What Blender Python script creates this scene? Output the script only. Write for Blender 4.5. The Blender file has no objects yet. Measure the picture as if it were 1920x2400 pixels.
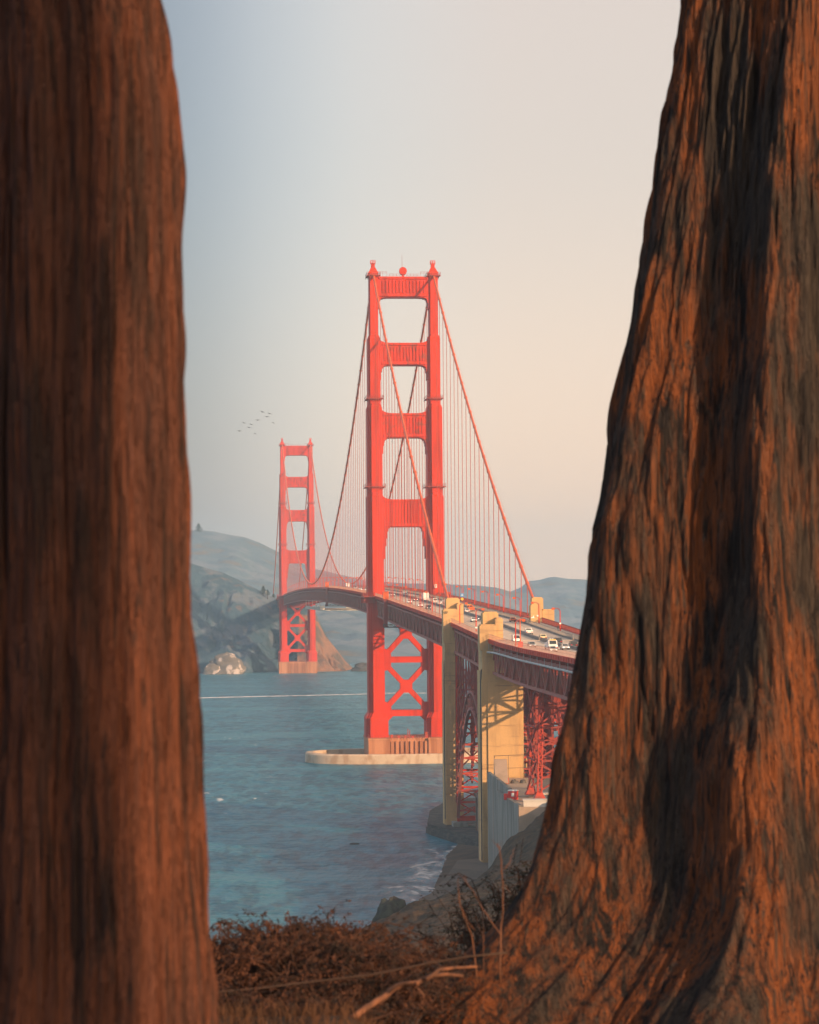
import bpy, math, random
import numpy as np
from mathutils import Matrix, Vector
random.seed(7)
R = math.radians
SC = bpy.context.scene
COL = SC.collection

# ------------------------------------------------------------------ camera
CAM_H = 77.5
FPX = 5810.0                       # focal length in pixels of the 1920 px wide photograph
cam_d = bpy.data.cameras.new("camera")
cam = bpy.data.objects.new("camera", cam_d)
COL.objects.link(cam)
cam_d.sensor_fit = 'HORIZONTAL'
cam_d.sensor_width = 24.0
cam_d.lens = 24.0 * FPX / 1920.0
cam_d.clip_start = 0.5
cam_d.clip_end = 20000
cam.matrix_world = (Matrix.Translation((0, 0, CAM_H)) @ Matrix.Rotation(R(91.893), 4, 'X')
                    @ Matrix.Rotation(R(-0.45), 4, 'Z'))
cam_d.dof.use_dof = True
cam_d.dof.focus_distance = 1000.0
cam_d.dof.aperture_fstop = 5.6
SC.camera = cam

# ------------------------------------------------------------------ sky and sun
SUN_AZ = 43.0                      # degrees to the right of straight behind the camera
SUN_EL = 17.0
sun_dir = Vector((math.sin(R(SUN_AZ)) * math.cos(R(SUN_EL)), -math.cos(R(SUN_AZ)) * math.cos(R(SUN_EL)), math.sin(R(SUN_EL))))
world = bpy.data.worlds.new("World")
SC.world = world
world.use_nodes = True
wn = world.node_tree
wn.nodes.clear()


def W(t, **kw):
    n = wn.nodes.new(t)
    for k, v in kw.items():
        setattr(n, k, v)
    return n


out = W('ShaderNodeOutputWorld')
bg1 = W('ShaderNodeBackground')
bg2 = W('ShaderNodeBackground')
add = W('ShaderNodeAddShader')
sky = W('ShaderNodeTexSky')
sky.sky_type = 'NISHITA'
sky.sun_disc = False
sky.sun_elevation = R(SUN_EL)
sky.sun_rotation = math.atan2(sun_dir.x, sun_dir.y)
sky.dust_density = 4.0
sky.air_density = 1.0
bg1.inputs['Strength'].default_value = 0.05
wn.links.new(sky.outputs[0], bg1.inputs[0])
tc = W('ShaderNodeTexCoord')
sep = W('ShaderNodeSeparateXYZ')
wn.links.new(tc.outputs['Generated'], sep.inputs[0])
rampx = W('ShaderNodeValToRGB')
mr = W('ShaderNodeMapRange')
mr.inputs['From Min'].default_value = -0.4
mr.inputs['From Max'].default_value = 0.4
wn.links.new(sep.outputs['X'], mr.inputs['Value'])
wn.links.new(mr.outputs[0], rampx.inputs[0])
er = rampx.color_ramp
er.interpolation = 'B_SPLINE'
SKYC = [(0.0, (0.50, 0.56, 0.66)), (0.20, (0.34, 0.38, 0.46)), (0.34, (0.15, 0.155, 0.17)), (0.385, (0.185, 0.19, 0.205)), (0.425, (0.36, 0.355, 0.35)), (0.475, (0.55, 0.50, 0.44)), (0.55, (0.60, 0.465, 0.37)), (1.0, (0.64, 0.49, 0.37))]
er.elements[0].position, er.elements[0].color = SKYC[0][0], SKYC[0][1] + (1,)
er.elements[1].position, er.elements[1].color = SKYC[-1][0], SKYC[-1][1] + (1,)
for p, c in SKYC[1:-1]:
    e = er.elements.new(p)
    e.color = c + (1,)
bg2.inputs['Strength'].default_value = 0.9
# the haze glow low over the horizon
el = W('ShaderNodeMapRange')
el.interpolation_type = 'SMOOTHSTEP'
el.inputs['From Min'].default_value = -0.01
el.inputs['From Max'].default_value = 0.19
el.inputs['To Min'].default_value = 1.0
el.inputs['To Max'].default_value = 0.0
wn.links.new(sep.outputs['Z'], el.inputs['Value'])
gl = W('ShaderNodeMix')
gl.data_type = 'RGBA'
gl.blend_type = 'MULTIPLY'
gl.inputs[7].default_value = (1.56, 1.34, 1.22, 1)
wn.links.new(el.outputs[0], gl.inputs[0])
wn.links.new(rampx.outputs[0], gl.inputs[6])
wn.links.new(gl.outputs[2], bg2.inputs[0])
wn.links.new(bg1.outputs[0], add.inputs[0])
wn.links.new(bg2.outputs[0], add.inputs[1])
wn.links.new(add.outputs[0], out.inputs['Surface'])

sun_d = bpy.data.lights.new("sun", 'SUN')
sun_d.energy = 5.0
sun_d.angle = R(0.53)
sun_d.color = (1.0, 0.63, 0.36)
sun = bpy.data.objects.new("sun", sun_d)
COL.objects.link(sun)
sun.rotation_euler = sun_dir.to_track_quat('Z', 'Y').to_euler()
sun.location = (400, -400, 500)

SC.render.engine = 'CYCLES'
SC.cycles.use_denoising = True
SC.cycles.max_bounces = 5
SC.cycles.diffuse_bounces = 2
SC.cycles.volume_bounces = 0
SC.cycles.use_adaptive_sampling = False
SC.view_settings.view_transform = 'Standard'
SC.view_settings.look = 'None'
SC.view_settings.exposure = 0.28
SC.view_settings.gamma = 1.0
SC.render.film_transparent = False

WATER_Z = 2.0

# ------------------------------------------------------------------ materials


def lk(nt, a, b):
    nt.links.new(a, b)


def mat(name, c, rough=0.7, c2=None, scale=1.0, stretch=(1, 1, 1), lo=0.4, hi=0.6, bump=0.0, bscale=None, spec=0.3,
        metallic=0.0, c3=None, scale3=1.0, stretch3=(1, 1, 1), lo3=0.55, hi3=0.65, detail=5.0, bstretch=None, bdist=0.1, emit=None):
    m = bpy.data.materials.new(name)
    m.use_nodes = True
    nt = m.node_tree
    b = nt.nodes['Principled BSDF']
    b.inputs['Base Color'].default_value = tuple(c) + (1,)
    b.inputs['Roughness'].default_value = rough
    b.inputs['Specular IOR Level'].default_value = spec
    b.inputs['Metallic'].default_value = metallic
    if emit:
        b.inputs['Emission Color'].default_value = tuple(emit[:3]) + (1,)
        b.inputs['Emission Strength'].default_value = emit[3]
    tcn = nt.nodes.new('ShaderNodeTexCoord')

    def noise(sc, st, det=detail):
        mp = nt.nodes.new('ShaderNodeMapping')
        mp.inputs['Scale'].default_value = st
        lk(nt, tcn.outputs['Object'], mp.inputs[0])
        n = nt.nodes.new('ShaderNodeTexNoise')
        n.inputs['Scale'].default_value = sc
        n.inputs['Detail'].default_value = det
        n.inputs['Roughness'].default_value = 0.6
        lk(nt, mp.outputs[0], n.inputs['Vector'])
        return n.outputs[0]

    def step(src, a, z):
        r = nt.nodes.new('ShaderNodeMapRange')
        r.interpolation_type = 'SMOOTHSTEP'
        r.inputs['From Min'].default_value = a
        r.inputs['From Max'].default_value = z
        lk(nt, src, r.inputs['Value'])
        return r.outputs[0]

    def mixc(f, a, z):
        x = nt.nodes.new('ShaderNodeMix')
        x.data_type = 'RGBA'
        lk(nt, f, x.inputs[0])
        for v, s in ((a, x.inputs[6]), (z, x.inputs[7])):
            if isinstance(v, tuple) or isinstance(v, list):
                s.default_value = tuple(v) + (1,)
            else:
                lk(nt, v, s)
        return x.outputs[2]
    col = tuple(c)
    if c2:
        col = mixc(step(noise(scale, stretch), lo, hi), col, c2)
    if c3:
        col = mixc(step(noise(scale3, stretch3), lo3, hi3), col, c3)
    if c2 or c3:
        lk(nt, col, b.inputs['Base Color'])
    if bump > 0:
        bn = nt.nodes.new('ShaderNodeBump')
        bn.inputs['Strength'].default_value = bump
        bn.inputs['Distance'].default_value = bdist
        lk(nt, noise(bscale or scale, bstretch or stretch), bn.inputs['Height'])
        lk(nt, bn.outputs[0], b.inputs['Normal'])
    return m


M = {}
RED = (0.58, 0.034, 0.004)
M['red'] = mat('orange_red_paint', RED, 0.55, (0.36, 0.026, 0.006), 0.22, (1, 1, 0.12), 0.44, 0.70, spec=0.12)
M['red_stain'] = mat('rust_stained_paint', RED, 0.6, (0.14, 0.035, 0.02), 0.7, (1, 1, 0.12), 0.50, 0.72, c3=(0.30, 0.06, 0.03), scale3=0.25, lo3=0.5, hi3=0.7, spec=0.12)
M['red_weather'] = mat('weathered_red_paint', (0.50, 0.06, 0.03), 0.65, (0.26, 0.07, 0.05), 0.5, (1, 1, 1), 0.48, 0.7)
M['cable'] = mat('cable_paint', (0.66, 0.115, 0.022), 0.5, (0.56, 0.09, 0.022), 0.3)
M['hanger'] = mat('hanger_rope_paint', (0.50, 0.07, 0.035), 0.6)
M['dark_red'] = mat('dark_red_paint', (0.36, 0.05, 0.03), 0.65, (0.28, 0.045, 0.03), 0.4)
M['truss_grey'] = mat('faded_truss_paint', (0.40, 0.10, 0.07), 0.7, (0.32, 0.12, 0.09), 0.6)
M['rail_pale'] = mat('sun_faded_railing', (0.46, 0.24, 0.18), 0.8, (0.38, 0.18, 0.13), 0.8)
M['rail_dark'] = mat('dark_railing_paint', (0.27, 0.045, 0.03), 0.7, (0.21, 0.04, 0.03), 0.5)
M['pale_grey'] = mat('galvanised_pipe', (0.45, 0.44, 0.42), 0.5, (0.35, 0.33, 0.31), 0.8)
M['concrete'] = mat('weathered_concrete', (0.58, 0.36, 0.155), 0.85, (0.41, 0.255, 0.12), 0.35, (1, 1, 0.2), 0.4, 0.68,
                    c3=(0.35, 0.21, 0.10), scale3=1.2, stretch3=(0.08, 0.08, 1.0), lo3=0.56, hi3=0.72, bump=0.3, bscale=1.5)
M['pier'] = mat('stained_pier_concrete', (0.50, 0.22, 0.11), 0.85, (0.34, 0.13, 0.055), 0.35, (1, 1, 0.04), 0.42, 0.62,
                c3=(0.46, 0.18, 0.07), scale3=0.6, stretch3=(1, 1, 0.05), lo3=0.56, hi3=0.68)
M['fender'] = mat('fender_concrete', (0.55, 0.42, 0.30), 0.85, (0.42, 0.28, 0.18), 0.3, (1, 1, 0.5), 0.45, 0.65)
M['grey_concrete'] = mat('grey_streaked_concrete', (0.27, 0.25, 0.215), 0.9, (0.17, 0.155, 0.13), 0.45, (1, 1, 0.12), 0.4, 0.62,
                         c3=(0.24, 0.17, 0.125), scale3=0.25, stretch3=(1, 1, 0.2), lo3=0.55, hi3=0.7, bump=0.3, bscale=1.0)
M['terrace'] = mat('terrace_concrete', (0.46, 0.33, 0.24), 0.9, (0.38, 0.28, 0.20), 0.3, (1, 1, 1), 0.4, 0.65)
M['white_block'] = mat('rust_streaked_white_concrete', (0.62, 0.58, 0.52), 0.8, (0.42, 0.22, 0.10), 1.6, (1, 1, 0.18), 0.58, 0.70)
M['road'] = mat('road_surface', (0.60, 0.47, 0.36), 0.9, (0.51, 0.40, 0.31), 0.2, (1, 0.1, 1), 0.4, 0.65)


def add_dashes(m, lanes):
    """painted lane dashes inside the road material, in the deck's own coordinates"""
    nt = m.node_tree
    b = nt.nodes['Principled BSDF']
    src = b.inputs['Base Color'].links[0].from_socket
    tcn = nt.nodes.new('ShaderNodeTexCoord')
    sp = nt.nodes.new('ShaderNodeSeparateXYZ')
    lk(nt, tcn.outputs['Object'], sp.inputs[0])

    def mth(op, a, z):
        x = nt.nodes.new('ShaderNodeMath')
        x.operation = op
        for v, k in ((a, 0), (z, 1)):
            if isinstance(v, (int, float)):
                x.inputs[k].default_value = v
            else:
                lk(nt, v, x.inputs[k])
        return x.outputs[0]
    tot = None
    for t in lanes:
        d = mth('LESS_THAN', mth('ABSOLUTE', mth('SUBTRACT', sp.outputs['X'], t), 0), 0.08)
        tot = d if tot is None else mth('MAXIMUM', tot, d)
    dash = mth('LESS_THAN', mth('FLOORED_MODULO', sp.outputs['Y'], 14.6), 3.6)
    x = nt.nodes.new('ShaderNodeMix')
    x.data_type = 'RGBA'
    lk(nt, mth('MULTIPLY', tot, dash), x.inputs[0])
    lk(nt, src, x.inputs[6])
    x.inputs[7].default_value = (0.7, 0.68, 0.62, 1)
    lk(nt, x.outputs[2], b.inputs['Base Color'])


add_dashes(M['road'], (-6.3, -3.2, 3.2, 6.3))
M['walk'] = mat('sidewalk_concrete', (0.55, 0.44, 0.34), 0.85, (0.47, 0.37, 0.29), 0.5)
M['barrier'] = mat('barrier_concrete', (0.23, 0.20, 0.18), 0.85, (0.17, 0.15, 0.14), 0.6)
M['marking'] = mat('road_marking_paint', (0.7, 0.68, 0.62), 0.7)
M['steel_dark'] = mat('dark_steel', (0.07, 0.06, 0.06), 0.6)
M['black'] = mat('black_rubber', (0.02, 0.02, 0.02), 0.8)
M['glass'] = mat('car_glass', (0.03, 0.035, 0.04), 0.12, spec=0.6)
M['white_paint'] = mat('white_car_paint', (0.78, 0.76, 0.72), 0.3, spec=0.5)
M['sign_white'] = mat('white_sign_face', (0.8, 0.78, 0.72), 0.6)
M['sign_red'] = mat('red_sign_face', (0.65, 0.04, 0.03), 0.5)
M['sign_blue'] = mat('blue_sign_face', (0.06, 0.28, 0.60), 0.5)
M['sign_yellow'] = mat('yellow_sign_face', (0.80, 0.48, 0.04), 0.5)
M['headlight'] = mat('headlight_lens', (0.9, 0.88, 0.8), 0.2, emit=(1, 0.9, 0.7, 1.2))
M['taillight'] = mat('taillight_lens', (0.6, 0.03, 0.02), 0.3)
M['scaffold'] = mat('scaffold_steel', (0.62, 0.58, 0.50), 0.6, (0.5, 0.45, 0.38), 1.0)
M['rock'] = mat('dark_shore_rock', (0.085, 0.07, 0.058), 0.9, (0.045, 0.038, 0.034), 0.25, (1, 1, 3), 0.4, 0.6, bump=0.6, bscale=0.5, bdist=0.6)
M['guano_rock'] = mat('white_stained_rock', (0.16, 0.14, 0.12), 0.95, (0.50, 0.43, 0.40), 0.13, (1, 1, 1), 0.52, 0.62, bump=0.6, bscale=0.3, bdist=1.0)

# ------------------------------------------------------------------ mesh helpers


class MB:
    """collects shapes into one mesh object"""

    def __init__(self):
        self.v, self.f = [], []

    def add(self, vs, fs):
        o = len(self.v)
        self.v += [tuple(p) for p in vs]
        self.f += [tuple(i + o for i in f) for f in fs]

    def box(self, x0, x1, y0, y1, z0, z1):
        self.add([(x0, y0, z0), (x1, y0, z0), (x1, y1, z0), (x0, y1, z0), (x0, y0, z1), (x1, y0, z1), (x1, y1, z1), (x0, y1, z1)],
                 [(0, 3, 2, 1), (4, 5, 6, 7), (0, 1, 5, 4), (1, 2, 6, 5), (2, 3, 7, 6), (3, 0, 4, 7)])

    def frustum(self, cx, cy, z0, z1, w0, d0, w1, d1):
        a, b, c, d = w0 / 2, d0 / 2, w1 / 2, d1 / 2
        self.add([(cx - a, cy - b, z0), (cx + a, cy - b, z0), (cx + a, cy + b, z0), (cx - a, cy + b, z0),
                  (cx - c, cy - d, z1), (cx + c, cy - d, z1), (cx + c, cy + d, z1), (cx - c, cy + d, z1)],
                 [(0, 3, 2, 1), (4, 5, 6, 7), (0, 1, 5, 4), (1, 2, 6, 5), (2, 3, 7, 6), (3, 0, 4, 7)])

    def beam(self, p, q, w, h=None):
        h = h or w
        p, q = Vector(p), Vector(q)
        d = (q - p)
        if d.length < 1e-6:
            return
        d.normalize()
        up = Vector((0, 0, 1)) if abs(d.z) < 0.95 else Vector((0, 1, 0))
        s = d.cross(up).normalized() * (w / 2)
        u = s.cross(d).normalized() * (h / 2)
        self.add([p - s - u, p + s - u, p + s + u, p - s + u, q - s - u, q + s - u, q + s + u, q - s + u],
                 [(0, 1, 2, 3), (7, 6, 5, 4), (0, 4, 5, 1), (1, 5, 6, 2), (2, 6, 7, 3), (3, 7, 4, 0)])

    def tube(self, pts, r, n=8, cap=True):
        pts = [Vector(p) for p in pts]
        rs = r if isinstance(r, (list, tuple)) else [r] * len(pts)
        rings = []
        for i, p in enumerate(pts):
            a = pts[max(0, i - 1)]
            b = pts[min(len(pts) - 1, i + 1)]
            d = (b - a).normalized()
            up = Vector((0, 0, 1)) if abs(d.z) < 0.95 else Vector((0, 1, 0))
            s = d.cross(up).normalized()
            u = s.cross(d).normalized()
            rings.append([p + (s * math.cos(2 * math.pi * k / n) + u * math.sin(2 * math.pi * k / n)) * rs[i] for k in range(n)])
        vs = [v for rg in rings for v in rg]
        fs = []
        for i in range(len(pts) - 1):
            for k in range(n):
                fs.append((i * n + k, i * n + (k + 1) % n, (i + 1) * n + (k + 1) % n, (i + 1) * n + k))
        if cap:
            fs.append(tuple(range(n - 1, -1, -1)))
            fs.append(tuple((len(pts) - 1) * n + k for k in range(n)))
        self.add(vs, fs)

    def prism(self, poly, a, b, axis='y'):
        """poly in the plane across axis, extruded from a to b"""
        n = len(poly)

        def pt(u, v, w):
            return {'y': (u, w, v), 'z': (u, v, w), 'x': (w, u, v)}[axis]
        vs = [pt(u, v, a) for u, v in poly] + [pt(u, v, b) for u, v in poly]
        fs = [tuple(range(n)), tuple(range(2 * n - 1, n - 1, -1))]
        fs += [(k, k + n, (k + 1) % n + n, (k + 1) % n) for k in range(n)]
        self.add(vs, fs)

    def sweep(self, prof, t0, t1, dz0, dz1, ss):
        """a bar of rectangular section following the deck profile"""
        vs, fs = [], []
        for s in ss:
            z = prof(s)
            vs += [(t0, s, z + dz0), (t1, s, z + dz0), (t1, s, z + dz1), (t0, s, z + dz1)]
        for i in range(len(ss) - 1):
            a, b = i * 4, i * 4 + 4
            for k in range(4):
                fs.append((a + k, a + (k + 1) % 4, b + (k + 1) % 4, b + k))
        fs.append((3, 2, 1, 0))
        e = (len(ss) - 1) * 4
        fs.append((e, e + 1, e + 2, e + 3))
        self.add(vs, fs)

    def build(self, name, m, parent=None, smooth=False, fix=False):
        me = bpy.data.meshes.new(name)
        me.from_pydata(self.v, [], self.f)
        if fix:
            import bmesh
            bm = bmesh.new()
            bm.from_mesh(me)
            bmesh.ops.recalc_face_normals(bm, faces=bm.faces)
            bm.to_mesh(me)
            bm.free()
        if smooth:
            me.polygons.foreach_set('use_smooth', [True] * len(me.polygons))
        me.materials.append(m)
        o = bpy.data.objects.new(name, me)
        COL.objects.link(o)
        if parent:
            o.parent = parent
        return o


def grid_mesh(name, P, m, parent=None, wrap=False, smooth=True):
    """P: array (rows, cols, 3)"""
    nr, nc = P.shape[:2]
    me = bpy.data.meshes.new(name)
    idx = np.arange(nr * nc).reshape(nr, nc)
    if wrap:
        nx = np.roll(idx, -1, axis=1)
        a, b, c, d = idx[:-1], nx[:-1], nx[1:], idx[1:]
    else:
        a, b, c, d = idx[:-1, :-1], idx[:-1, 1:], idx[1:, 1:], idx[1:, :-1]
    F = np.stack([a, b, c, d], -1).reshape(-1, 4)
    me.vertices.add(nr * nc)
    me.vertices.foreach_set('co', P.reshape(-1).astype(np.float32))
    me.loops.add(F.size)
    me.loops.foreach_set('vertex_index', F.reshape(-1).astype(np.int32))
    me.polygons.add(len(F))
    me.polygons.foreach_set('loop_start', np.arange(0, F.size, 4, dtype=np.int32))
    me.polygons.foreach_set('loop_total', np.full(len(F), 4, dtype=np.int32))
    me.update(calc_edges=True)
    me.polygons.foreach_set('use_smooth', np.full(len(F), smooth, dtype=bool))
    me.materials.append(m)
    o = bpy.data.objects.new(name, me)
    COL.objects.link(o)
    if parent:
        o.parent = parent
    return o


def vnoise(x, y, seed=0, px=None):
    """value noise on arrays; px: period along x"""
    xi, yi = np.floor(x).astype(np.int64), np.floor(y).astype(np.int64)
    fx, fy = x - xi, y - yi
    fx, fy = fx * fx * (3 - 2 * fx), fy * fy * (3 - 2 * fy)

    def h(a, b):
        if px:
            a = np.mod(a, px)
        n = (a * 374761393 + b * 668265263 + seed * 982451653) & 0xffffffff
        n = ((n ^ (n >> 13)) * 1274126177) & 0xffffffff
        return ((n ^ (n >> 16)) & 0xffff) / 65535.0
    return ((h(xi, yi) * (1 - fx) + h(xi + 1, yi) * fx) * (1 - fy) + (h(xi, yi + 1) * (1 - fx) + h(xi + 1, yi + 1) * fx) * fy)


def fbm(x, y, seed=0, oct=4, px=None, gain=0.5):
    t, a, s = 0, 1, 0
    for k in range(oct):
        t = t + a * vnoise(x * 2 ** k, y * 2 ** k, seed + k, None if px is None else px * 2 ** k)
        s += a
        a *= gain
    return t / s


def tag(o, label=None, cat=None, group=None, kind=None):
    if label:
        o['label'] = label
    if cat:
        o['category'] = cat
    if group:
        o['group'] = group
    if kind:
        o['kind'] = kind
    return o


def empty(name, loc=(0, 0, 0), rz=0.0):
    o = bpy.data.objects.new(name, None)
    COL.objects.link(o)
    o.location = loc
    o.rotation_euler = (0, 0, rz)
    o.empty_display_size = 0.5
    return o


CHILD = {}


def copy_tree(o, parent=None):
    c = o.copy()
    COL.objects.link(c)
    if parent:
        c.parent = parent
    for ch in list(o.children):
        copy_tree(ch, c)
    return c


# ------------------------------------------------------------------ bridge frame
TH = R(4.81)
BX, BY = -2.2, 1128.0
PR = [(-660, 63.3), (-600, 63.7), (-520, 64.0), (-476, 64.5), (-431, 65.6), (-380, 67.4), (-318, 69.5), (-104, 74.7), (0, 77.0)]


def zf(s):
    if s > 0:
        return 77.0 + 5.6 * (1 - ((s - 640) / 640) ** 2) if s < 1280 else 77.0 - 0.02 * (s - 1280)
    for (a, za), (b, zb) in zip(PR, PR[1:]):
        if s <= b:
            return za + (zb - za) * (s - a) / (b - a)
    return 77.0


def B(t, s, z=0.0):
    """bridge coordinates (across, along, up) to the world"""
    return (BX + t * math.cos(TH) - s * math.sin(TH), BY + t * math.sin(TH) + s * math.cos(TH), z)


def frange(a, b, step):
    n = max(1, int(round((b - a) / step)))
    return [a + (b - a) * i / n for i in range(n + 1)]


# ------------------------------------------------------------------ water and hills
def build_water():
    m = bpy.data.materials.new('sea_water')
    m.use_nodes = True
    nt = m.node_tree
    b = nt.nodes['Principled BSDF']
    b.inputs['Roughness'].default_value = 0.35
    b.inputs['IOR'].default_value = 1.17
    b.inputs['Specular IOR Level'].default_value = 0.5
    geo = nt.nodes.new('ShaderNodeNewGeometry')

    def noise(sc, st, det=3):
        mp = nt.nodes.new('ShaderNodeMapping')
        mp.inputs['Scale'].default_value = st
        mp.inputs['Rotation'].default_value = (0, 0, R(8))
        lk(nt, geo.outputs['Position'], mp.inputs[0])
        n = nt.nodes.new('ShaderNodeTexNoise')
        n.inputs['Scale'].default_value = sc
        n.inputs['Detail'].default_value = det
        n.inputs['Roughness'].default_value = 0.62
        lk(nt, mp.outputs[0], n.inputs['Vector'])
        return n.outputs[0]

    def mrange(src, a, z, to=(0, 1)):
        r = nt.nodes.new('ShaderNodeMapRange')
        r.interpolation_type = 'SMOOTHSTEP'
        r.inputs['From Min'].default_value = a
        r.inputs['From Max'].default_value = z
        r.inputs['To Min'].default_value = to[0]
        r.inputs['To Max'].default_value = to[1]
        lk(nt, src, r.inputs['Value'])
        return r.outputs[0]

    def mix(f, a, z):
        x = nt.nodes.new('ShaderNodeMix')
        x.data_type = 'RGBA'
        lk(nt, f, x.inputs[0])
        for v, s in ((a, x.inputs[6]), (z, x.inputs[7])):
            if isinstance(v, tuple):
                s.default_value = v + (1,)
            else:
                lk(nt, v, s)
        return x.outputs[2]

    def math2(op, a, z):
        x = nt.nodes.new('ShaderNodeMath')
        x.operation = op
        for v, s in ((a, x.inputs[0]), (z, x.inputs[1])):
            if isinstance(v, (int, float)):
                s.default_value = v
            else:
                lk(nt, v, s)
        return x.outputs[0]
    col = mix(mrange(noise(0.012, (1, 0.35, 1)), 0.35, 0.65), (0.024, 0.155, 0.220), (0.038, 0.180, 0.250))
    col = mix(mrange(noise(0.22, (1, 0.22, 1), 5), 0.40, 0.62), col, (0.013, 0.085, 0.130))
    # sandy water along the beach
    vm = nt.nodes.new('ShaderNodeVectorMath')
    vm.operation = 'DISTANCE'
    lk(nt, geo.outputs['Position'], vm.inputs[0])
    vm.inputs[1].default_value = (22, 640, 2)
    near = mrange(math2('ADD', vm.outputs['Value'], math2('MULTIPLY', noise(0.03, (1, 0.4, 1)), 90.0)), 45, 95, (1, 0))
    near = math2('MULTIPLY', near, 0.35)
    col = mix(near, col, (0.11, 0.090, 0.080))
    col = mix(mrange(noise(0.018, (0.22, 1.5, 1), 4), 0.52, 0.64), col, (0.044, 0.185, 0.245))
    # white flecks of foam
    fl = math2('MULTIPLY', mrange(noise(0.16, (1, 0.30, 1), 4), 0.66, 0.70), mrange(noise(0.010, (1, 0.28, 1), 2), 0.52, 0.64))
    col = mix(fl, col, (0.75, 0.72, 0.68))
    lk(nt, col, b.inputs['Base Color'])
    h = math2('ADD', math2('MULTIPLY', noise(0.25, (1, 0.5, 1), 5), 0.9), math2('MULTIPLY', noise(0.05, (1, 0.6, 1), 3), 3.0))
    bn = nt.nodes.new('ShaderNodeBump')
    bn.inputs['Strength'].default_value = 1.0
    bn.inputs['Distance'].default_value = 1.3
    lk(nt, h, bn.inputs['Height'])
    lk(nt, bn.outputs[0], b.inputs['Normal'])
    mb = MB()
    mb.add([(-2400, -200, WATER_Z), (2400, -200, WATER_Z), (2400, 6200, WATER_Z), (-2400, 6200, WATER_Z)], [(0, 1, 2, 3)])
    tag(mb.build('water', m), kind='structure')


build_water()


def px2x(px, D):
    return (px - 960) / FPX * D


def py2z(y, D):
    return CAM_H + (1392 - y) / FPX * D


def hill(name, ridge, Dr, Df, mat_, depth_back=500, nx=260, ny=110, amp=12, seed=3, steep=0.75, gully=55.0, rough=0.35):
    """ridge: list of (pixel x, pixel y of the skyline); front waterline at Df(px)"""
    pxs = np.array([r[0] for r in ridge], float)
    X0, X1 = px2x(pxs[0], Dr), px2x(pxs[-1], Dr)
    xs = np.linspace(X0, X1, nx)
    zr = np.interp((xs / Dr * FPX + 960), pxs, [py2z(r[1], Dr) for r in ridge])
    df = np.interp((xs / Dr * FPX + 960), [d[0] for d in Df], [d[1] for d in Df])
    vv = np.linspace(-0.06, 1.0, ny)
    V, XX = np.meshgrid(vv, xs, indexing='ij')
    ZR, DF = np.broadcast_to(zr, V.shape), np.broadcast_to(df, V.shape)
    DD = DF + (Dr - DF) * V
    warp = (fbm(XX / 90, DD / 90, seed + 9) - 0.5) * 60
    g = np.abs(fbm((XX + warp) / gully, DD / (gully * 3), seed, 4) - 0.5) * 2
    n2 = fbm(XX / 22, DD / 22, seed + 5, 4) - 0.5
    base = np.sign(V) * np.abs(V) ** steep
    env = np.clip(V * 4, 0, 1) * np.clip((1 - V) * 3, 0.08, 1)
    Z = WATER_Z + base * (ZR - WATER_Z) - env * (0.5 - g) * amp * 2 * rough / 0.35 * 0.6 + n2 * amp * 0.45 * np.clip(V * 6, 0, 1) * np.clip((1 - V) * 5, 0.12, 1)
    back = np.linspace(0.05, 1, 14)
    VB, XB = np.meshgrid(back, xs, indexing='ij')
    ZB = np.broadcast_to(Z[-1], VB.shape) * (1 - VB) + (WATER_Z - 4) * VB
    DB = Dr + depth_back * VB
    P = np.stack([np.concatenate([XX, XB]), np.concatenate([DD, DB]), np.concatenate([Z, ZB])], -1)
    o = grid_mesh(name, P, mat_)
    return tag(o, kind='structure')


M['hill_near'] = mat('haze_tinted_scrub_and_rock', (0.105, 0.130, 0.165), 0.95, (0.036, 0.078, 0.115), 0.030, (1, 1, 1), 0.43, 0.53,  # blue of the distance haze mixed into the scrub and rock colours
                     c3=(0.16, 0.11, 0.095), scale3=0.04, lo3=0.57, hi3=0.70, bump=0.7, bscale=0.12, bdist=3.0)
M['hill_far'] = mat('haze_tinted_grass_hill', (0.155, 0.190, 0.235), 0.95, (0.090, 0.145, 0.195), 0.008, (1, 1, 1), 0.42, 0.54,  # grass colours also carry the haze's blue
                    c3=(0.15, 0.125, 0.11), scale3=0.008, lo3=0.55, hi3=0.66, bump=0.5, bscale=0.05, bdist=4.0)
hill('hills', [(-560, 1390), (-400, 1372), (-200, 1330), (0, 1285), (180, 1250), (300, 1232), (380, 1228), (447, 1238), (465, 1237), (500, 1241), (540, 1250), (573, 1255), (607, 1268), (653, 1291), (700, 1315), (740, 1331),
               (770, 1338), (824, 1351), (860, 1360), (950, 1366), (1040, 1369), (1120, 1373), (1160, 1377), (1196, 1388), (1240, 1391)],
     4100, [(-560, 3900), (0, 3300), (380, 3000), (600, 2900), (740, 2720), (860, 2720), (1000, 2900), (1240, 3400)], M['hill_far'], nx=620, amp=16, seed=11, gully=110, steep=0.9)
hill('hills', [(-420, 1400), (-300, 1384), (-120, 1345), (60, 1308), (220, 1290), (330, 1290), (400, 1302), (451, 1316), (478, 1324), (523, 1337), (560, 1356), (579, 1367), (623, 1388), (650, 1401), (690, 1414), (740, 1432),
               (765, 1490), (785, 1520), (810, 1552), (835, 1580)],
     2600, [(-420, 2540), (-100, 2450), (330, 2400), (450, 2405), (600, 2412), (690, 2470), (750, 2480), (840, 2480)], M['hill_near'], nx=800, ny=200, amp=28, seed=4, steep=0.62, gully=36)
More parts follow.
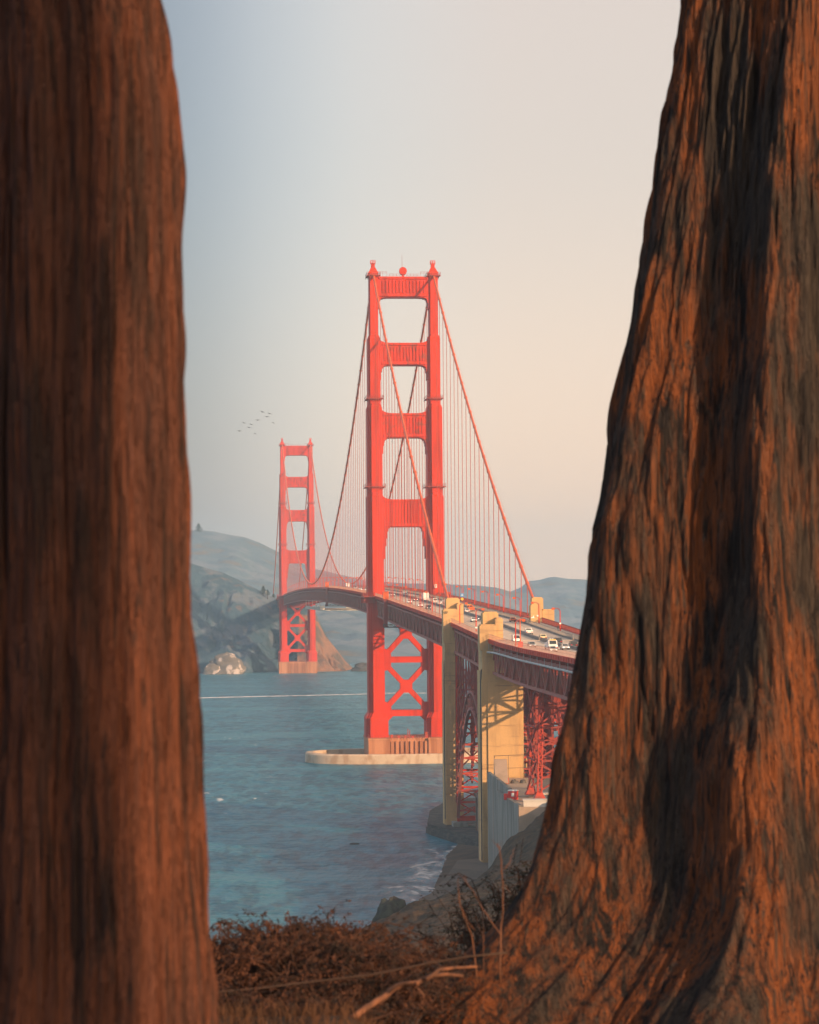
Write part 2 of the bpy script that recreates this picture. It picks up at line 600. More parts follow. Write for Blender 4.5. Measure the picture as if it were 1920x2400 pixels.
hill('hills', [(1170, 1398), (1200, 1386), (1220, 1378), (1236, 1364), (1264, 1361), (1286, 1355), (1300, 1354), (1330, 1359), (1380, 1362), (1500, 1372), (1640, 1390)],
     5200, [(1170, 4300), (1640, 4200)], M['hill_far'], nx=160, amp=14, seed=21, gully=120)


M['cliff'] = mat('sunlit_orange_cliff', (0.26, 0.13, 0.075), 0.95, (0.12, 0.085, 0.065), 0.06, (1, 1, 0.5), 0.42, 0.60, bump=0.8, bscale=0.15, bdist=3.0)  # orange of the low sunlight put into the warm stone colour


def rock(name, c, r, m, label, seed=1, flat=0.7, kind=None, cat='rock'):
    n, k = 36, 22
    th = np.linspace(0, 2 * math.pi, n, endpoint=False)
    ph = np.linspace(-0.25, math.pi / 2, k)
    T, Pm = np.meshgrid(th, ph)
    nn = 0.65 + 0.75 * fbm(T / (2 * math.pi) * 9, Pm * 3.2, seed, 4, 9)
    P = np.stack([np.cos(T) * np.cos(Pm) * r[0] * nn, np.sin(T) * np.cos(Pm) * r[1] * nn, np.sin(Pm) * r[2] * (0.7 + 0.3 * nn)], -1)
    o = grid_mesh(name, P, m, wrap=True, smooth=False)
    o.location = c
    o.data.polygons.foreach_set('use_smooth', [True] * len(o.data.polygons))
    return tag(o, label, cat)


rock('sea_rock', (px2x(528, 2385), 2390, WATER_Z - 1), (17, 9, 21), M['guano_rock'], 'pale streaked sea rock at the foot of the headland left of the far tower', 5)
rock('sea_rock', (px2x(497, 2385), 2386, WATER_Z - 1), (9, 6, 11), M['guano_rock'], 'low white-stained rock just left of the bigger pale sea rock', 9)
rock('sea_rock', (px2x(846, 2390), 2440, WATER_Z - 1), (11, 8, 9), M['rock'], 'dark low rock at the waterline right of the far tower', 13)
rock('sea_rock', (px2x(824, 747), 752, WATER_Z - 0.45), (1.9, 1.2, 0.9), M['rock'], 'small dark rock alone in the water off the beach', 17)
rock('shore_rock', (px2x(914, 505), 512, 1.0), (5.6, 6.5, 13.4), mat('mossy_rock', (0.05, 0.05, 0.035), 0.95, (0.03, 0.026, 0.022), 0.6, bump=0.5),
     'dark mossy rock lump at the sea edge of the hillside', 19)


hill('hills', [(700, 1436), (722, 1440), (745, 1456), (762, 1488), (785, 1518), (806, 1546), (832, 1572)], 2500, [(700, 2436), (760, 2438), (832, 2446)], M['cliff'],
     depth_back=160, nx=150, ny=90, amp=11, seed=33, gully=16, steep=0.7)

# ------------------------------------------------------------------ land below the camera
def land_z(X, D):
    """height of the land sheet; X across, D away from the camera"""
    cx = np.array([-60, -30, -20, -13, -9, -4, 0, 7, 12, 17, 20, 24, 28, 45, 80, 150, 400])
    cz = np.array([-5, -5, -4, 1.0, 7, 11, 13.3, 15.5, 17, 18.8, 22.3, 25, 27, 33, 48, 60, 74])
    shift = np.interp(D, [0, 300, 420, 480, 520], [120, 60, 22, 8, 0])
    crest = np.interp(X + shift * np.clip(1 - X / 60, 0, 1) * (D < 500), cx, cz)
    near = np.interp(D, [-200, 0, 10.6, 11.6, 12.6, 14, 16, 19, 30, 60, 110, 200, 300, 420, 500], [78, 75.75, 75.72, 75.5, 75.2, 74.8, 74.0, 72, 63, 50, 38, 26, 20, 14, 4])
    near = near - 0.62 * np.clip((X + 0.25) / 0.7, 0, 1) * np.clip((D - 7) / 2.0, 0, 1) * np.clip((20 - D) / 5, 0, 1)
    nearx = near + np.clip(X, -60, 200) * np.interp(D, [12, 40, 200, 500], [0.0, 0.10, 0.25, 0.3])
    w = np.clip((D - 60) / 300, 0, 1)
    bench = np.where(D < 60, nearx, nearx * (1 - w) + crest * w)
    # sea cut on the left
    xs = np.interp(D, [0, 60, 200, 350, 450, 520], [-160, -150, -80, -40, -22, -13])
    cut = np.clip((X - xs) / 14, 0, 1)
    bench = np.where(D > 30, -4 + (bench + 4) * (cut * cut * (3 - 2 * cut)), bench)
    Dc = 500 + 2.1 * X
    beach_x = np.interp(D, [500, 560, 600, 640, 680, 720, 760, 800, 860, 1000], [-4, 0.5, 3.5, 5.5, 8, 10, 15, 22, 40, 90])
    beach = np.clip((X - beach_x) * 0.16, -6, 1.5) + WATER_Z
    beach = beach + np.clip(X - 90, 0, 400) * 0.35
    k = np.clip((D - Dc) / 16, 0, 1)
    k = k * k * (3 - 2 * k)
    return bench * (1 - k) + np.minimum(beach, np.maximum(bench, beach)) * k


def build_land():
    D = np.concatenate([np.linspace(-60, 0, 14), np.linspace(1, 20, 130), np.geomspace(20.4, 330, 60), np.linspace(334, 620, 170), np.linspace(624, 1000, 60)])
    X = np.concatenate([np.linspace(-220, -62, 20), np.linspace(-60, -8, 60), np.linspace(-7.8, 7.8, 190), np.linspace(8, 60, 120), np.linspace(62, 420, 40)])
    DD, XX = np.meshgrid(D, X, indexing='ij')
    Z = land_z(XX, DD)
    n1 = fbm(XX / 7, DD / 7, 31, 4) - 0.5
    n2 = fbm(XX / 1.4, DD / 1.4, 37, 4) - 0.5
    far = np.clip((DD - 60) / 200, 0, 1)
    above = np.clip((Z - 4) / 4, 0, 1)
    Z = Z + far * above * (n1 * 2.6 + n2 * 0.8) + (1 - far) * (n2 * 0.10 + (fbm(XX / 0.25, DD / 0.25, 41, 3) - 0.5) * 0.03)
    P = np.stack([XX, DD, Z], -1)
    m = bpy.data.materials.new('coastal_soil_and_scrub')
    m.use_nodes = True
    nt = m.node_tree
    b = nt.nodes['Principled BSDF']
    b.inputs['Roughness'].default_value = 0.95
    b.inputs['Specular IOR Level'].default_value = 0.1
    geo = nt.nodes.new('ShaderNodeNewGeometry')

    def noise(sc, det=6):
        n = nt.nodes.new('ShaderNodeTexNoise')
        n.inputs['Scale'].default_value = sc
        n.inputs['Detail'].default_value = det
        n.inputs['Roughness'].default_value = 0.65
        lk(nt, geo.outputs['Position'], n.inputs['Vector'])
        return n.outputs[0]

    def mrange(src, a, z):
        r = nt.nodes.new('ShaderNodeMapRange')
        r.interpolation_type = 'SMOOTHSTEP'
        r.inputs['From Min'].default_value = a
        r.inputs['From Max'].default_value = z
        lk(nt, src, r.inputs['Value'])
        return r.outputs[0]

    def mix(f, a, z):
        x = nt.nodes.new('ShaderNodeMix')
        x.data_type = 'RGBA'
        lk(nt, f, x.inputs[0])
        for v, s in ((a, x.inputs[6]), (z, x.inputs[7])):
            if isinstance(v, tuple):
                s.default_value = v + (1,)
            else:
                lk(nt, v, s)
        return x.outputs[2]
    sp = nt.nodes.new('ShaderNodeSeparateXYZ')
    lk(nt, geo.outputs['Position'], sp.inputs[0])
    scrub = mix(mrange(noise(0.35), 0.42, 0.60), (0.075, 0.046, 0.028), (0.030, 0.024, 0.017))
    scrub = mix(mrange(noise(1.7), 0.55, 0.70), scrub, (0.12, 0.075, 0.046))
    sand = mix(mrange(noise(0.12), 0.4, 0.6), (0.125, 0.082, 0.056), (0.085, 0.060, 0.046))
    col = mix(mrange(sp.outputs['Z'], 3.9, 5.6), sand, scrub)
    lk(nt, col, b.inputs['Base Color'])
    bn = nt.nodes.new('ShaderNodeBump')
    bn.inputs['Strength'].default_value = 0.8
    bn.inputs['Distance'].default_value = 0.25
    lk(nt, noise(1.2), bn.inputs['Height'])
    lk(nt, bn.outputs[0], b.inputs['Normal'])
    tag(grid_mesh('ground', P, m), kind='structure')


build_land()

# foam strips: the boat wake and the surf


def foam_mat(name, sc, st, lo, hi):
    m = bpy.data.materials.new(name)
    m.use_nodes = True
    nt = m.node_tree
    b = nt.nodes['Principled BSDF']
    b.inputs['Base Color'].default_value = (0.80, 0.74, 0.70, 1)
    b.inputs['Roughness'].default_value = 0.9
    geo = nt.nodes.new('ShaderNodeNewGeometry')
    mp = nt.nodes.new('ShaderNodeMapping')
    mp.inputs['Scale'].default_value = st
    lk(nt, geo.outputs['Position'], mp.inputs[0])
    n = nt.nodes.new('ShaderNodeTexNoise')
    n.inputs['Scale'].default_value = sc
    n.inputs['Detail'].default_value = 6
    n.inputs['Distortion'].default_value = 1.0
    lk(nt, mp.outputs[0], n.inputs['Vector'])
    r = nt.nodes.new('ShaderNodeMapRange')
    r.inputs['From Min'].default_value = lo
    r.inputs['From Max'].default_value = hi
    lk(nt, n.outputs[0], r.inputs['Value'])
    at = nt.nodes.new('ShaderNodeAttribute')
    at.attribute_name = 'fade'
    mu = nt.nodes.new('ShaderNodeMath')
    mu.operation = 'MULTIPLY'
    lk(nt, r.outputs[0], mu.inputs[0])
    lk(nt, at.outputs['Fac'], mu.inputs[1])
    lk(nt, mu.outputs[0], b.inputs['Alpha'])
    return m


def foam_strip(name, pts, halfw, m, dz):
    vs, fs, fade = [], [], []
    n = len(pts)
    for i, (x, y) in enumerate(pts):
        a = pts[max(0, i - 1)]
        c = pts[min(n - 1, i + 1)]
        d = Vector((c[0] - a[0], c[1] - a[1])).normalized()
        w = halfw[i] if isinstance(halfw, list) else halfw
        for k in (-1, -0.35, 0.35, 1):
            vs.append((x - d.y * w * k, y + d.x * w * k, WATER_Z + dz))
            fade.append(0.0 if abs(k) == 1 or i in (0, n - 1) else 1.0)
    for i in range(n - 1):
        for k in range(3):
            fs.append((4 * i + k, 4 * i + k + 1, 4 * i + 5 + k, 4 * i + 4 + k))
    mb = MB()
    mb.add(vs, fs)
    o = mb.build(name, m)
    at = o.data.attributes.new('fade', 'FLOAT', 'POINT')
    at.data.foreach_set('value', fade)
    return tag(o, kind='stuff')


def wpt(px, y, z=WATER_Z):
    D = (CAM_H - z) * FPX / (y - 1392 + (px - 960) * 0.0079)
    return ((px - 960) / FPX * D, D)


foam_strip('boat_wake', [wpt(x, y) for x, y in [(380, 1638), (463, 1635.5), (560, 1633), (650, 1631), (760, 1628.5), (863, 1626), (925, 1624), (1005, 1624), (1060, 1625)]],
           [11, 11, 11, 10, 9, 8, 12, 8, 5], foam_mat('wake_foam', 0.25, (1, 0.4, 1), 0.25, 0.55), 0.05)
surf = foam_mat('surf_foam', 0.24, (1, 0.5, 1), 0.50, 0.74)
foam_strip('surf', [wpt(x, y) for x, y in [(1085, 1978), (1060, 1983), (1035, 1990), (1020, 2003), (1022, 2017), (1008, 2030), (1012, 2045), (1000, 2060), (1002, 2078), (990, 2095), (985, 2115), (978, 2135)]],
           [5, 9, 10, 8, 8, 8, 7, 8, 7, 8, 7, 7], surf, 0.05)
foam_strip('surf', [wpt(x, y) for x, y in [(1030, 1996), (1005, 2012), (985, 2030), (960, 2060), (940, 2085), (925, 2110)]],
           [7, 9, 7, 8, 7, 7], foam_mat('thin_surf_foam', 0.25, (0.8, 0.35, 1), 0.50, 0.72), 0.054)


# ------------------------------------------------------------------ decks
DEPTH_TOP, DEPTH_BOT = -2.9, -9.6


def deck(root, s0, s1, detail=True, truss=True, walls=True):
    ss = frange(s0, s1, 7.62)
    P = lambda: MB()
    m = P(); m.sweep(zf, -9.5, 9.5, -1.4, -0.8, ss)
    rd = m.build('roadway', M['road'], root)
    md = P(); md.sweep(zf, 0.15, 0.75, -0.79, 0.05, ss)
    md.build('median_barrier', M['barrier'], root)
    for sg in (-1, 1):
        a = P(); a.sweep(zf, *sorted((sg * 9.75, sg * 14.3)), -0.75, -0.25, ss)
        a.build('sidewalk', M['walk'], root)
        f = P(); f.sweep(zf, *sorted((sg * 14.3, sg * 14.62)), -1.15, 0.05, ss)
        if detail:
            for s in frange(s0, s1, 3.81):
                f.beam((sg * 14.68, s, zf(s) - 1.0), (sg * 14.68, s, zf(s) - 0.1), 0.12)
        f.build('fascia', M['red'], root)
        # kerb rail between road and walk
        k = P(); k.sweep(zf, *sorted((sg * 9.5, sg * 9.74)), -0.79, -0.28, ss)
        if sg > 0:
            k.sweep(zf, 9.58, 9.68, 0.66, 0.76, ss)
            for s in frange(s0, s1, 1.9 if detail else 7.62):
                k.beam((9.62, s, zf(s) - 0.5), (9.62, s, zf(s) + 0.7), 0.13)
        k.build('road_barrier', M['barrier'], root)
        r = P()
        if sg > 0:
            r.sweep(zf, 14.35, 14.5, 1.25, 1.38, ss)
            r.sweep(zf, 14.38, 14.46, 0.15, 0.24, ss)
            for s in frange(s0, s1, 3.81 if detail else 7.62):
                r.beam((14.42, s, zf(s)), (14.42, s, zf(s) + 1.3), 0.16)
            if detail:
                for s in frange(s0, s1, 0.40):
                    r.beam((14.42, s, zf(s) + 0.2), (14.42, s, zf(s) + 1.3), 0.16, 0.05)
        else:
            r.sweep(zf, -14.45, -14.39, 1.32, 1.38, ss)
            r.sweep(zf, -14.44, -14.40, 0.70, 0.74, ss)
            for s in frange(s0, s1, 1.27 if detail else 7.62):
                r.beam((-14.42, s, zf(s)), (-14.42, s, zf(s) + 1.36), 0.075)
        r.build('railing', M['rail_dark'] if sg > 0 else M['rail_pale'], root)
        if truss:
            tr = P()
            t = sg * 13.2
            tr.sweep(zf, t - 0.35, t + 0.35, DEPTH_TOP, DEPTH_TOP + 0.75, ss)
            tr.sweep(zf, t - 0.35, t + 0.35, DEPTH_BOT, DEPTH_BOT + 0.75, ss)
            n = len(ss)
            for i, s in enumerate(ss):
                tr.beam((t, s, zf(s) + DEPTH_BOT + 0.5), (t, s, zf(s) + DEPTH_TOP + 0.3), 0.40)
                if i < n - 1:
                    s2 = ss[i + 1]
                    if i % 2 == 0:
                        tr.beam((t, s, zf(s) + DEPTH_TOP + 0.3), (t, s2, zf(s2) + DEPTH_BOT + 0.4), 0.5)
                    else:
                        tr.beam((t, s, zf(s) + DEPTH_BOT + 0.4), (t, s2, zf(s2) + DEPTH_TOP + 0.3), 0.5)
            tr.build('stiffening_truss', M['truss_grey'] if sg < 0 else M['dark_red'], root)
    fb = P()
    for i, s in enumerate(ss):
        z = zf(s)
        fb.box(-14.2, 14.2, s - 0.2, s + 0.2, z - 2.1, z - 1.42)
        if truss and i < len(ss) - 1:
            s2, z2 = ss[i + 1], zf(ss[i + 1])
            fb.beam((-13, s, z + DEPTH_BOT + 0.3), (13, s, z + DEPTH_BOT + 0.3), 0.4)
            if i % 2:
                fb.beam((-13, s, z + DEPTH_BOT + 0.4), (0, s2, z2 + DEPTH_BOT + 0.4), 0.35)
                fb.beam((13, s, z + DEPTH_BOT + 0.4), (0, s2, z2 + DEPTH_BOT + 0.4), 0.35)
            else:
                fb.beam((0, s, z + DEPTH_BOT + 0.4), (-13, s2, z2 + DEPTH_BOT + 0.4), 0.35)
                fb.beam((0, s, z + DEPTH_BOT + 0.4), (13, s2, z2 + DEPTH_BOT + 0.4), 0.35)
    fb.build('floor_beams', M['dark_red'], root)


TOW_TOP = 224.6
bridge = tag(empty('suspension_bridge', (BX, BY, 0), TH), 'long orange-red suspension bridge deck with cables sweeping between the two towers', 'bridge')
deck(bridge, -343, 420)
deck(bridge, 420, 1280, detail=False)
deck(bridge, 1280, 1640, detail=False)


def cable_z(s):
    if s < 0:
        u = -s / 343.0
        return TOW_TOP + (72.5 - TOW_TOP) * u - 4 * 8.0 * u * (1 - u)
    if s > 1280:
        u = (s - 1280) / 343.0
        return TOW_TOP + (72.0 - TOW_TOP) * u - 4 * 8.0 * u * (1 - u)
    return 85.2 + (TOW_TOP - 85.2) * ((s - 640) / 640) ** 2


for sg in (-1, 1):
    m = MB()
    ss = frange(-345, 0, 8) + frange(8, 1280, 14) + frange(1290, 1623, 14)
    sr = [(s, 0.50) for s in ss]
    for k in range(-22, 84):
        s = k * 15.24
        if abs(s) < 12 or abs(s - 1280) < 12:
            continue
        sr = [q for q in sr if abs(q[0] - s) > 0.6]
        sr += [(s - 0.4, 0.50), (s - 0.35, 0.66), (s + 0.35, 0.66), (s + 0.4, 0.50)]
    sr.sort()
    m.tube([(sg * 13.7, s, cable_z(s)) for s, r in sr], [r for s, r in sr], 10)
    cb = m.build('main_cable', M['cable'], bridge, smooth=False)
    # hand ropes above the cable
    hr = MB()
    for o in (-0.6, 0.6):
        hr.tube([(sg * 13.7 + o, s, cable_z(s) + 1.35) for s in ss if s <= 640], 0.03, 4)
    hr.build('hand_rope', M['cable'], cb)


def hanger(mb, sg, s):
    zb, zt = zf(s) - 2.4, cable_z(s)
    for o in (-0.38, 0.38):
        mb.tube([(sg * 13.7, s + o, zb), (sg * 13.7, s + o, zt)], 0.085, 5, cap=False)


hl = []
for k in range(-22, 84):
    s = k * 15.24
    if abs(s) < 12 or abs(s - 1280) < 12 or s < -330:
        continue
    for sg in (-1, 1):
        if cable_z(s) - zf(s) > 1.5:
            hl.append((s, sg))
hl.sort()
for s, sg in hl[:100]:
    m = MB()
    hanger(m, sg, s)
    m.build('hanger', M['hanger'], bridge)
m = MB()
for s, sg in hl[100:]:
    hanger(m, sg, s)
tag(m.build('hanger', M['hanger'], bridge), kind='stuff')

# ------------------------------------------------------------------ towers
TIERS = [(21.8, 122.0, [(7.3, 11.0), (5.4, 13.9), (3.5, 16.7)]),
         (121.4, 162.5, [(6.8, 9.4), (5.1, 12.2), (3.5, 14.8)]),
         (161.9, 194.0, [(5.5, 8.4), (3.9, 11.6)]),
         (193.4, 223.3, [(3.9, 7.6), (3.2, 9.0)])]


def leg_edge(z):
    for z0, z1, w in TIERS:
        if z <= z1:
            return 13.7 - w[0][0] / 2
    return 13.7 - 1.95


def build_tower(near=True):
    root = empty('bridge_tower', (0, 0, 0), TH)
    for sg in (-1, 1):
        m = MB()
        for w, d in [(10.0, 15.0), (8.2, 17.6), (6.6, 20.0)]:
            m.box(sg * 13.7 - w / 2, sg * 13.7 + w / 2, -d / 2, d / 2, 12.9 + (d - 15) * 0.002, 21.8)
        for (w, d), (w1, d1) in zip([(10.0, 15.0), (8.2, 17.6), (6.6, 20.0)], TIERS[0][2]):
            m.frustum(sg * 13.7, 0, 21.8, 24.2, w, d, w1 + .01, d1 + .01)
        for i, (z0, z1, secs) in enumerate(TIERS):
            for j, (w, d) in enumerate(secs):
                zt = z1 - 0.25 * (len(secs) - 1 - j)
                m.box(sg * 13.7 - w / 2, sg * 13.7 + w / 2, -d / 2, d / 2, z0 + 0.01 * j, zt)
                if i < 3:
                    m.frustum(sg * 13.7, 0, zt, zt + 1.5, w, d, w - 1.1, d - 1.1)
            # thin plate seams on the projecting face
        leg = m.build('leg', M['red'], root)
        # saddle housing and finial
        h = MB()
        h.frustum(sg * 13.7, 0, 223.3, 224.2, 4.6, 8.6, 4.3, 8.0)
        h.frustum(sg * 13.7, 0, 224.2, 226.4, 3.9, 6.5, 2.0, 3.0)
        h.box(sg * 13.7 - 0.85, sg * 13.7 + 0.85, -0.9, 0.9, 226.4, 228.2)
        h.box(sg * 13.7 - 1.15, sg * 13.7 + 1.15, -1.15, 1.15, 228.2, 228.4)
        for a in (-1.05, 0, 1.05):
            for b_ in (-1.05, 1.05):
                h.beam((sg * 13.7 + a, b_, 228.4), (sg * 13.7 + a, b_, 229.7), 0.16)
        for z in (229.0, 229.7):
            for b_ in (-1.05, 1.05):
                h.beam((sg * 13.7 - 1.1, b_, z), (sg * 13.7 + 1.1, b_, z), 0.12)
        h.build('saddle_housing', M['red'], leg)
        pr = MB()
        for z, w in ((166.4, 5.6), (126.2, 7.1), (222.6, 4.2)):
            hw, hd = w / 2 + 0.95, (15.6 if z < 150 else 13.6 if z < 200 else 9.6) / 2 + 0.9
            for (a0, a1, b0, b1) in ((-hw, hw, -hd, -hd + 0.9), (-hw, hw, hd - 0.9, hd), (-hw, -hw + 0.9, -hd + .9, hd - .9), (hw - 0.9, hw, -hd + .9, hd - .9)):
                pr.box(sg * 13.7 + a0, sg * 13.7 + a1, b0, b1, z - 0.35, z)
            for zz in (z + 0.6, z + 1.15):
                for b_ in (-hd, hd):
                    pr.beam((sg * 13.7 - hw, b_, zz), (sg * 13.7 + hw, b_, zz), 0.10)
                for a_ in (-hw, hw):
                    pr.beam((sg * 13.7 + a_, -hd, zz), (sg * 13.7 + a_, hd, zz), 0.10)
            for q in range(7):
                a_ = -hw + 2 * hw * q / 6
                for b_ in (-hd, hd):
                    pr.beam((sg * 13.7 + a_, b_, z), (sg * 13.7 + a_, b_, z + 1.15), 0.10)
                    pr.beam((sg * 13.7 + a_, b_ * 0.98, z - 0.9), (sg * 13.7 + a_, b_ * 0.98, z - 0.3), 0.16)
            if z < 200:   # ladder down to the strut on the inner side
                a_ = -sg * (hw + 0.25)
                zb = z - 6.5
                for d_ in (-0.35, 0.35):
                    pr.beam((sg * 13.7 + a_, -hd + 1 + d_, zb), (sg * 13.7 + a_ + sg * 0.3, -hd + 1 + d_, z + 1.2), 0.1)
                for q in range(9):
                    pr.beam((sg * 13.7 + a_, -hd + 0.65, zb + q * 0.75), (sg * 13.7 + a_, -hd + 1.35, zb + q * 0.75), 0.08)
        pr.build('walkway_platform', M['dark_red'], leg)
    # portal struts
    STR = [
        (222.0, 212.6, 3.0, [(4.2, -0.1), (2.6, -0.4), (1.6, -0.8), (1.1, -1.6), (0.8, -2.6), (0.5, -5.2)], 7.0, 'red', 0.0, 0.0),
        (191.7, 181.6, 6.0, [(4.0, -0.1), (2.5, -0.35), (1.7, -0.9), (1.1, -1.7), (0.8, -3.2), (0.4, -6.6)], 8.0, 'red_stain', 2.6, 5.0),
        (159.6, 148.5, 6.6, [(3.6, -0.1), (2.4, -0.5), (1.6, -1.2), (1.1, -2.2), (0.75, -3.6), (0.4, -7.2)], 8.6, 'red_stain', 2.8, 5.2),
        (120.4, 107.9, 7.2, [(3.4, -0.1), (2.8, -0.6), (2.25, -2.0), (1.8, -5.2), (1.3, -8.7), (0.8, -14.4)], 9.2, 'red', 2.0, 5.0)]
    for zt, zb, pad, steps, dep, mt, fh, fw in STR:
        te_b = leg_edge(zb - 1)
        te_t = leg_edge(zt + 3)
        half = [(0, zb)]
        px_, pz = None, zb
        for dt, dz in steps:
            t = te_b - dt
            half.append((t, pz))
            half.append((t, zb + dz))
            pz = zb + dz
        half.append((te_b + 0.6, pz))
        half.append((te_b + 0.6, zt))
        if fh:
            half.append((te_t + 0.3, zt + fh))
            for k in range(1, 7):
                a = k / 6.0
                half.append((te_t - fw * (1 - math.cos(a * math.pi / 2)), zt + fh * (1 - math.sin(a * math.pi / 2))))
        half.append((0, zt))
        poly = half[1:-1]
        full = [(-t, z) for t, z in reversed(poly)] + poly
        # polygon order: right side bottom-up, then left side top-down
        right = poly
        left = [(-t, z) for t, z in reversed(poly)]
        m = MB()
        m.prism(right + left, -dep / 2, dep / 2, 'y')
        st = m.build('portal_strut', M[mt], root, fix=True)
        rb = MB()
        y0 = -dep / 2
        lim = te_b - 1.5
        n = 13
        for k in range(n):
            t = -lim + 2 * lim * (k + 0.5) / n
            rb.box(t - 0.34, t + 0.34, y0 - 0.38, y0 + 0.05, zb + 1.9, zt - 1.9)
        rb.box(-lim - 0.9, lim + 0.9, y0 - 0.52, y0 + 0.04, zt - 1.1, zt - 0.3)
        rb.box(-lim - 0.9, lim + 0.9, y0 - 0.52, y0 + 0.04, zb + 0.35, zb + 1.2)
        rb.build('fluted_panel', M[mt], st)
    # railing on the top strut
    t = MB()
    for q in range(15):
        a = -11 + 22 * q / 14
        z0 = 222.0 + (1.0 if abs(a) > 7.5 else 0)
        t.beam((a, -3.2, 222.0), (a, -3.2, z0 + 1.2), 0.10)
    for a0, a1, z0 in ((-11.5, -7.5, 223.0), (-7.5, 7.5, 222.0), (7.5, 11.5, 223.0)):
        for dz in (0.6, 1.2):
            t.beam((a0, -3.2, z0 + dz), (a1, -3.2, z0 + dz), 0.09)
    t.build('top_railing', M['dark_red'], root)
    # bracing below the deck
    c = MB()

    def xpanel(z0, z1, w):
        c.beam((-9.6, 0, z0 - .4), (9.6, 0, z1 + .4), w, 3.2)
        c.beam((9.6, 0.02, z0 - .4), (-9.6, 0.02, z1 + .4), w, 3.18)
    # beam(): w is across, so build the diagonals as prisms in the face plane instead
    c = MB()

    def diag(p, q, w, y0, y1):
        d = Vector((q[0] - p[0], q[1] - p[1])).normalized()
        n = Vector((-d.y, d.x)) * (w / 2)
        c.prism([(p[0] - n.x, p[1] - n.y), (q[0] - n.x, q[1] - n.y), (q[0] + n.x, q[1] + n.y), (p[0] + n.x, p[1] + n.y)], y0, y1)
    for z0, z1 in ((25.2, 46.2), (49.2, 71.0)):
        diag((-10.4, z0 - 0.6), (10.4, z1 + 0.6), 2.3, -2.0, 2.0)
        diag((10.4, z0 - 0.6), (-10.4, z1 + 0.6), 2.3, -1.98, 1.98)
        zc = (z0 + z1) / 2
        c.prism([(-2.7, zc - 1.3), (-1.2, zc - 2.9), (1.2, zc - 2.9), (2.7, zc - 1.3), (2.7, zc + 1.3), (1.2, zc + 2.9), (-1.2, zc + 2.9), (-2.7, zc + 1.3)], -2.06, 2.06)
        for sx in (-1, 1):
            for zz, dz in ((z0, 1), (z1, -1)):
                c.prism([(sx * 10.3, zz - dz * 1.5), (sx * 6.9, zz - dz * 1.0), (sx * 6.9, zz + dz * 1.2), (sx * 9.0, zz + dz * 3.4), (sx * 10.3, zz + dz * 3.4)], -2.04, 2.04)
    c.build('cross_bracing', M['red'], root, fix=True)
    for z0, z1 in ((46.4, 49.1), (22.2, 25.0)):
        m = MB()
        m.box(-10.4, 10.4, -2.3, 2.3, z0, z1)
        m.box(-10.2, 10.2, -2.42, 2.42, z0, z0 + 0.3)
        m.box(-10.2, 10.2, -2.42, 2.42, z1 - 0.3, z1)
        if z0 < 30:
            for sx in (-1, 1):
                m.prism([(sx * 10.2, z0 + .1), (sx * 6.0, z0 + .1), (sx * 8.7, z0 - 2.4), (sx * 10.2, z0 - 2.6)], -2.2, 2.2)
        m.build('bracing_strut', M['red'], root, fix=True)
    # deck-level balconies round the outside of the legs
    for sg in (-1, 1):
        m = MB()
        z = zf(0) if near else zf(1280)
        x0, x1 = sorted((sg * 14.6, sg * 19.6))
        m.prism([(x0, -13.0), (x1, -10.0), (x1, 10.0), (x0, 13.0)] if sg > 0 else [(x1, -13.0), (x0, -10.0), (x0, 10.0), (x1, 13.0)], z - 0.9, z - 0.1, 'z')
        m.box(x0, x1, -9, -8.4, z - 3.6, z - 0.92)
        m.box(x0, x1, 8.4, 9, z - 3.6, z - 0.92)
        xe = sg * 19.5
        for zz in (z + 0.55, z + 1.2):
            m.beam((xe, -10, zz), (xe, 10, zz), 0.12)
            m.beam((xe, -10, zz), (sg * 14.6, -13, zz), 0.12)
            m.beam((xe, 10, zz), (sg * 14.6, 13, zz), 0.12)
        for q in range(28):
            y = -10 + 20 * q / 27
            m.beam((xe, y, z - 0.2), (xe, y, z + 1.2), 0.09)
        for q in range(7):
            a = q / 6
            for e in (-1, 1):
                m.beam((xe + (sg * 14.6 - xe) * a, e * (10 + 3 * a), z - 0.2), (xe + (sg * 14.6 - xe) * a, e * (10 + 3 * a), z + 1.2), 0.09)
        m.build('balcony', M['red_weather'], root, fix=True)
    # pier
    p = MB()
    for sx in (-1, 1):
        x0, x1 = sorted((sx * 8.6, sx * 18.3))
        p.box(x0, x1, -16, 16, -3, 13.0)
        p.box(x0 - 0.25, x1 + 0.25, -16.25, 16.25, 12.1, 12.9)
    p.box(-8.7, 8.7, -14.4, 14.4, -3, 12.95)
    for k in range(8):
        t = -7.6 + 15.2 * k / 7
        p.box(t - 0.62, t + 0.62, -15.3, -14.3, -2.5, 11.6)
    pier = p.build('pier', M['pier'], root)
    pr = MB()
    for y in (-15.8,):
        for q in range(27):
            t = -18 + 36 * q / 26
            pr.beam((t, y, 12.9), (t, y, 14.3), 0.10)
        for zz in (13.6, 14.3):
            pr.beam((-18, y, zz), (18, y, zz), 0.09)
    for q in range(14):
        y = -15.8 + 31.6 * q / 13
        pr.beam((-18, y, 12.9), (-18, y, 14.3), 0.10)
    for zz in (13.6, 14.3):
        pr.beam((-18, -15.8, zz), (-18, 15.8, zz), 0.09)
    pr.build('pier_railing', M['dark_red'], pier)
    return root


tower = build_tower(True)
tower.location = (BX, BY, 0)
tag(tower, 'tall near orange-red bridge tower with four portal struts, standing on a ringed concrete pier', 'bridge tower', 'bridge towers')
far_tower = copy_tree(tower)
far_tower.location = B(0, 1280)
tag(far_tower, 'distant hazy pink-red bridge tower at the foot of the far headland', 'bridge tower', 'bridge towers')
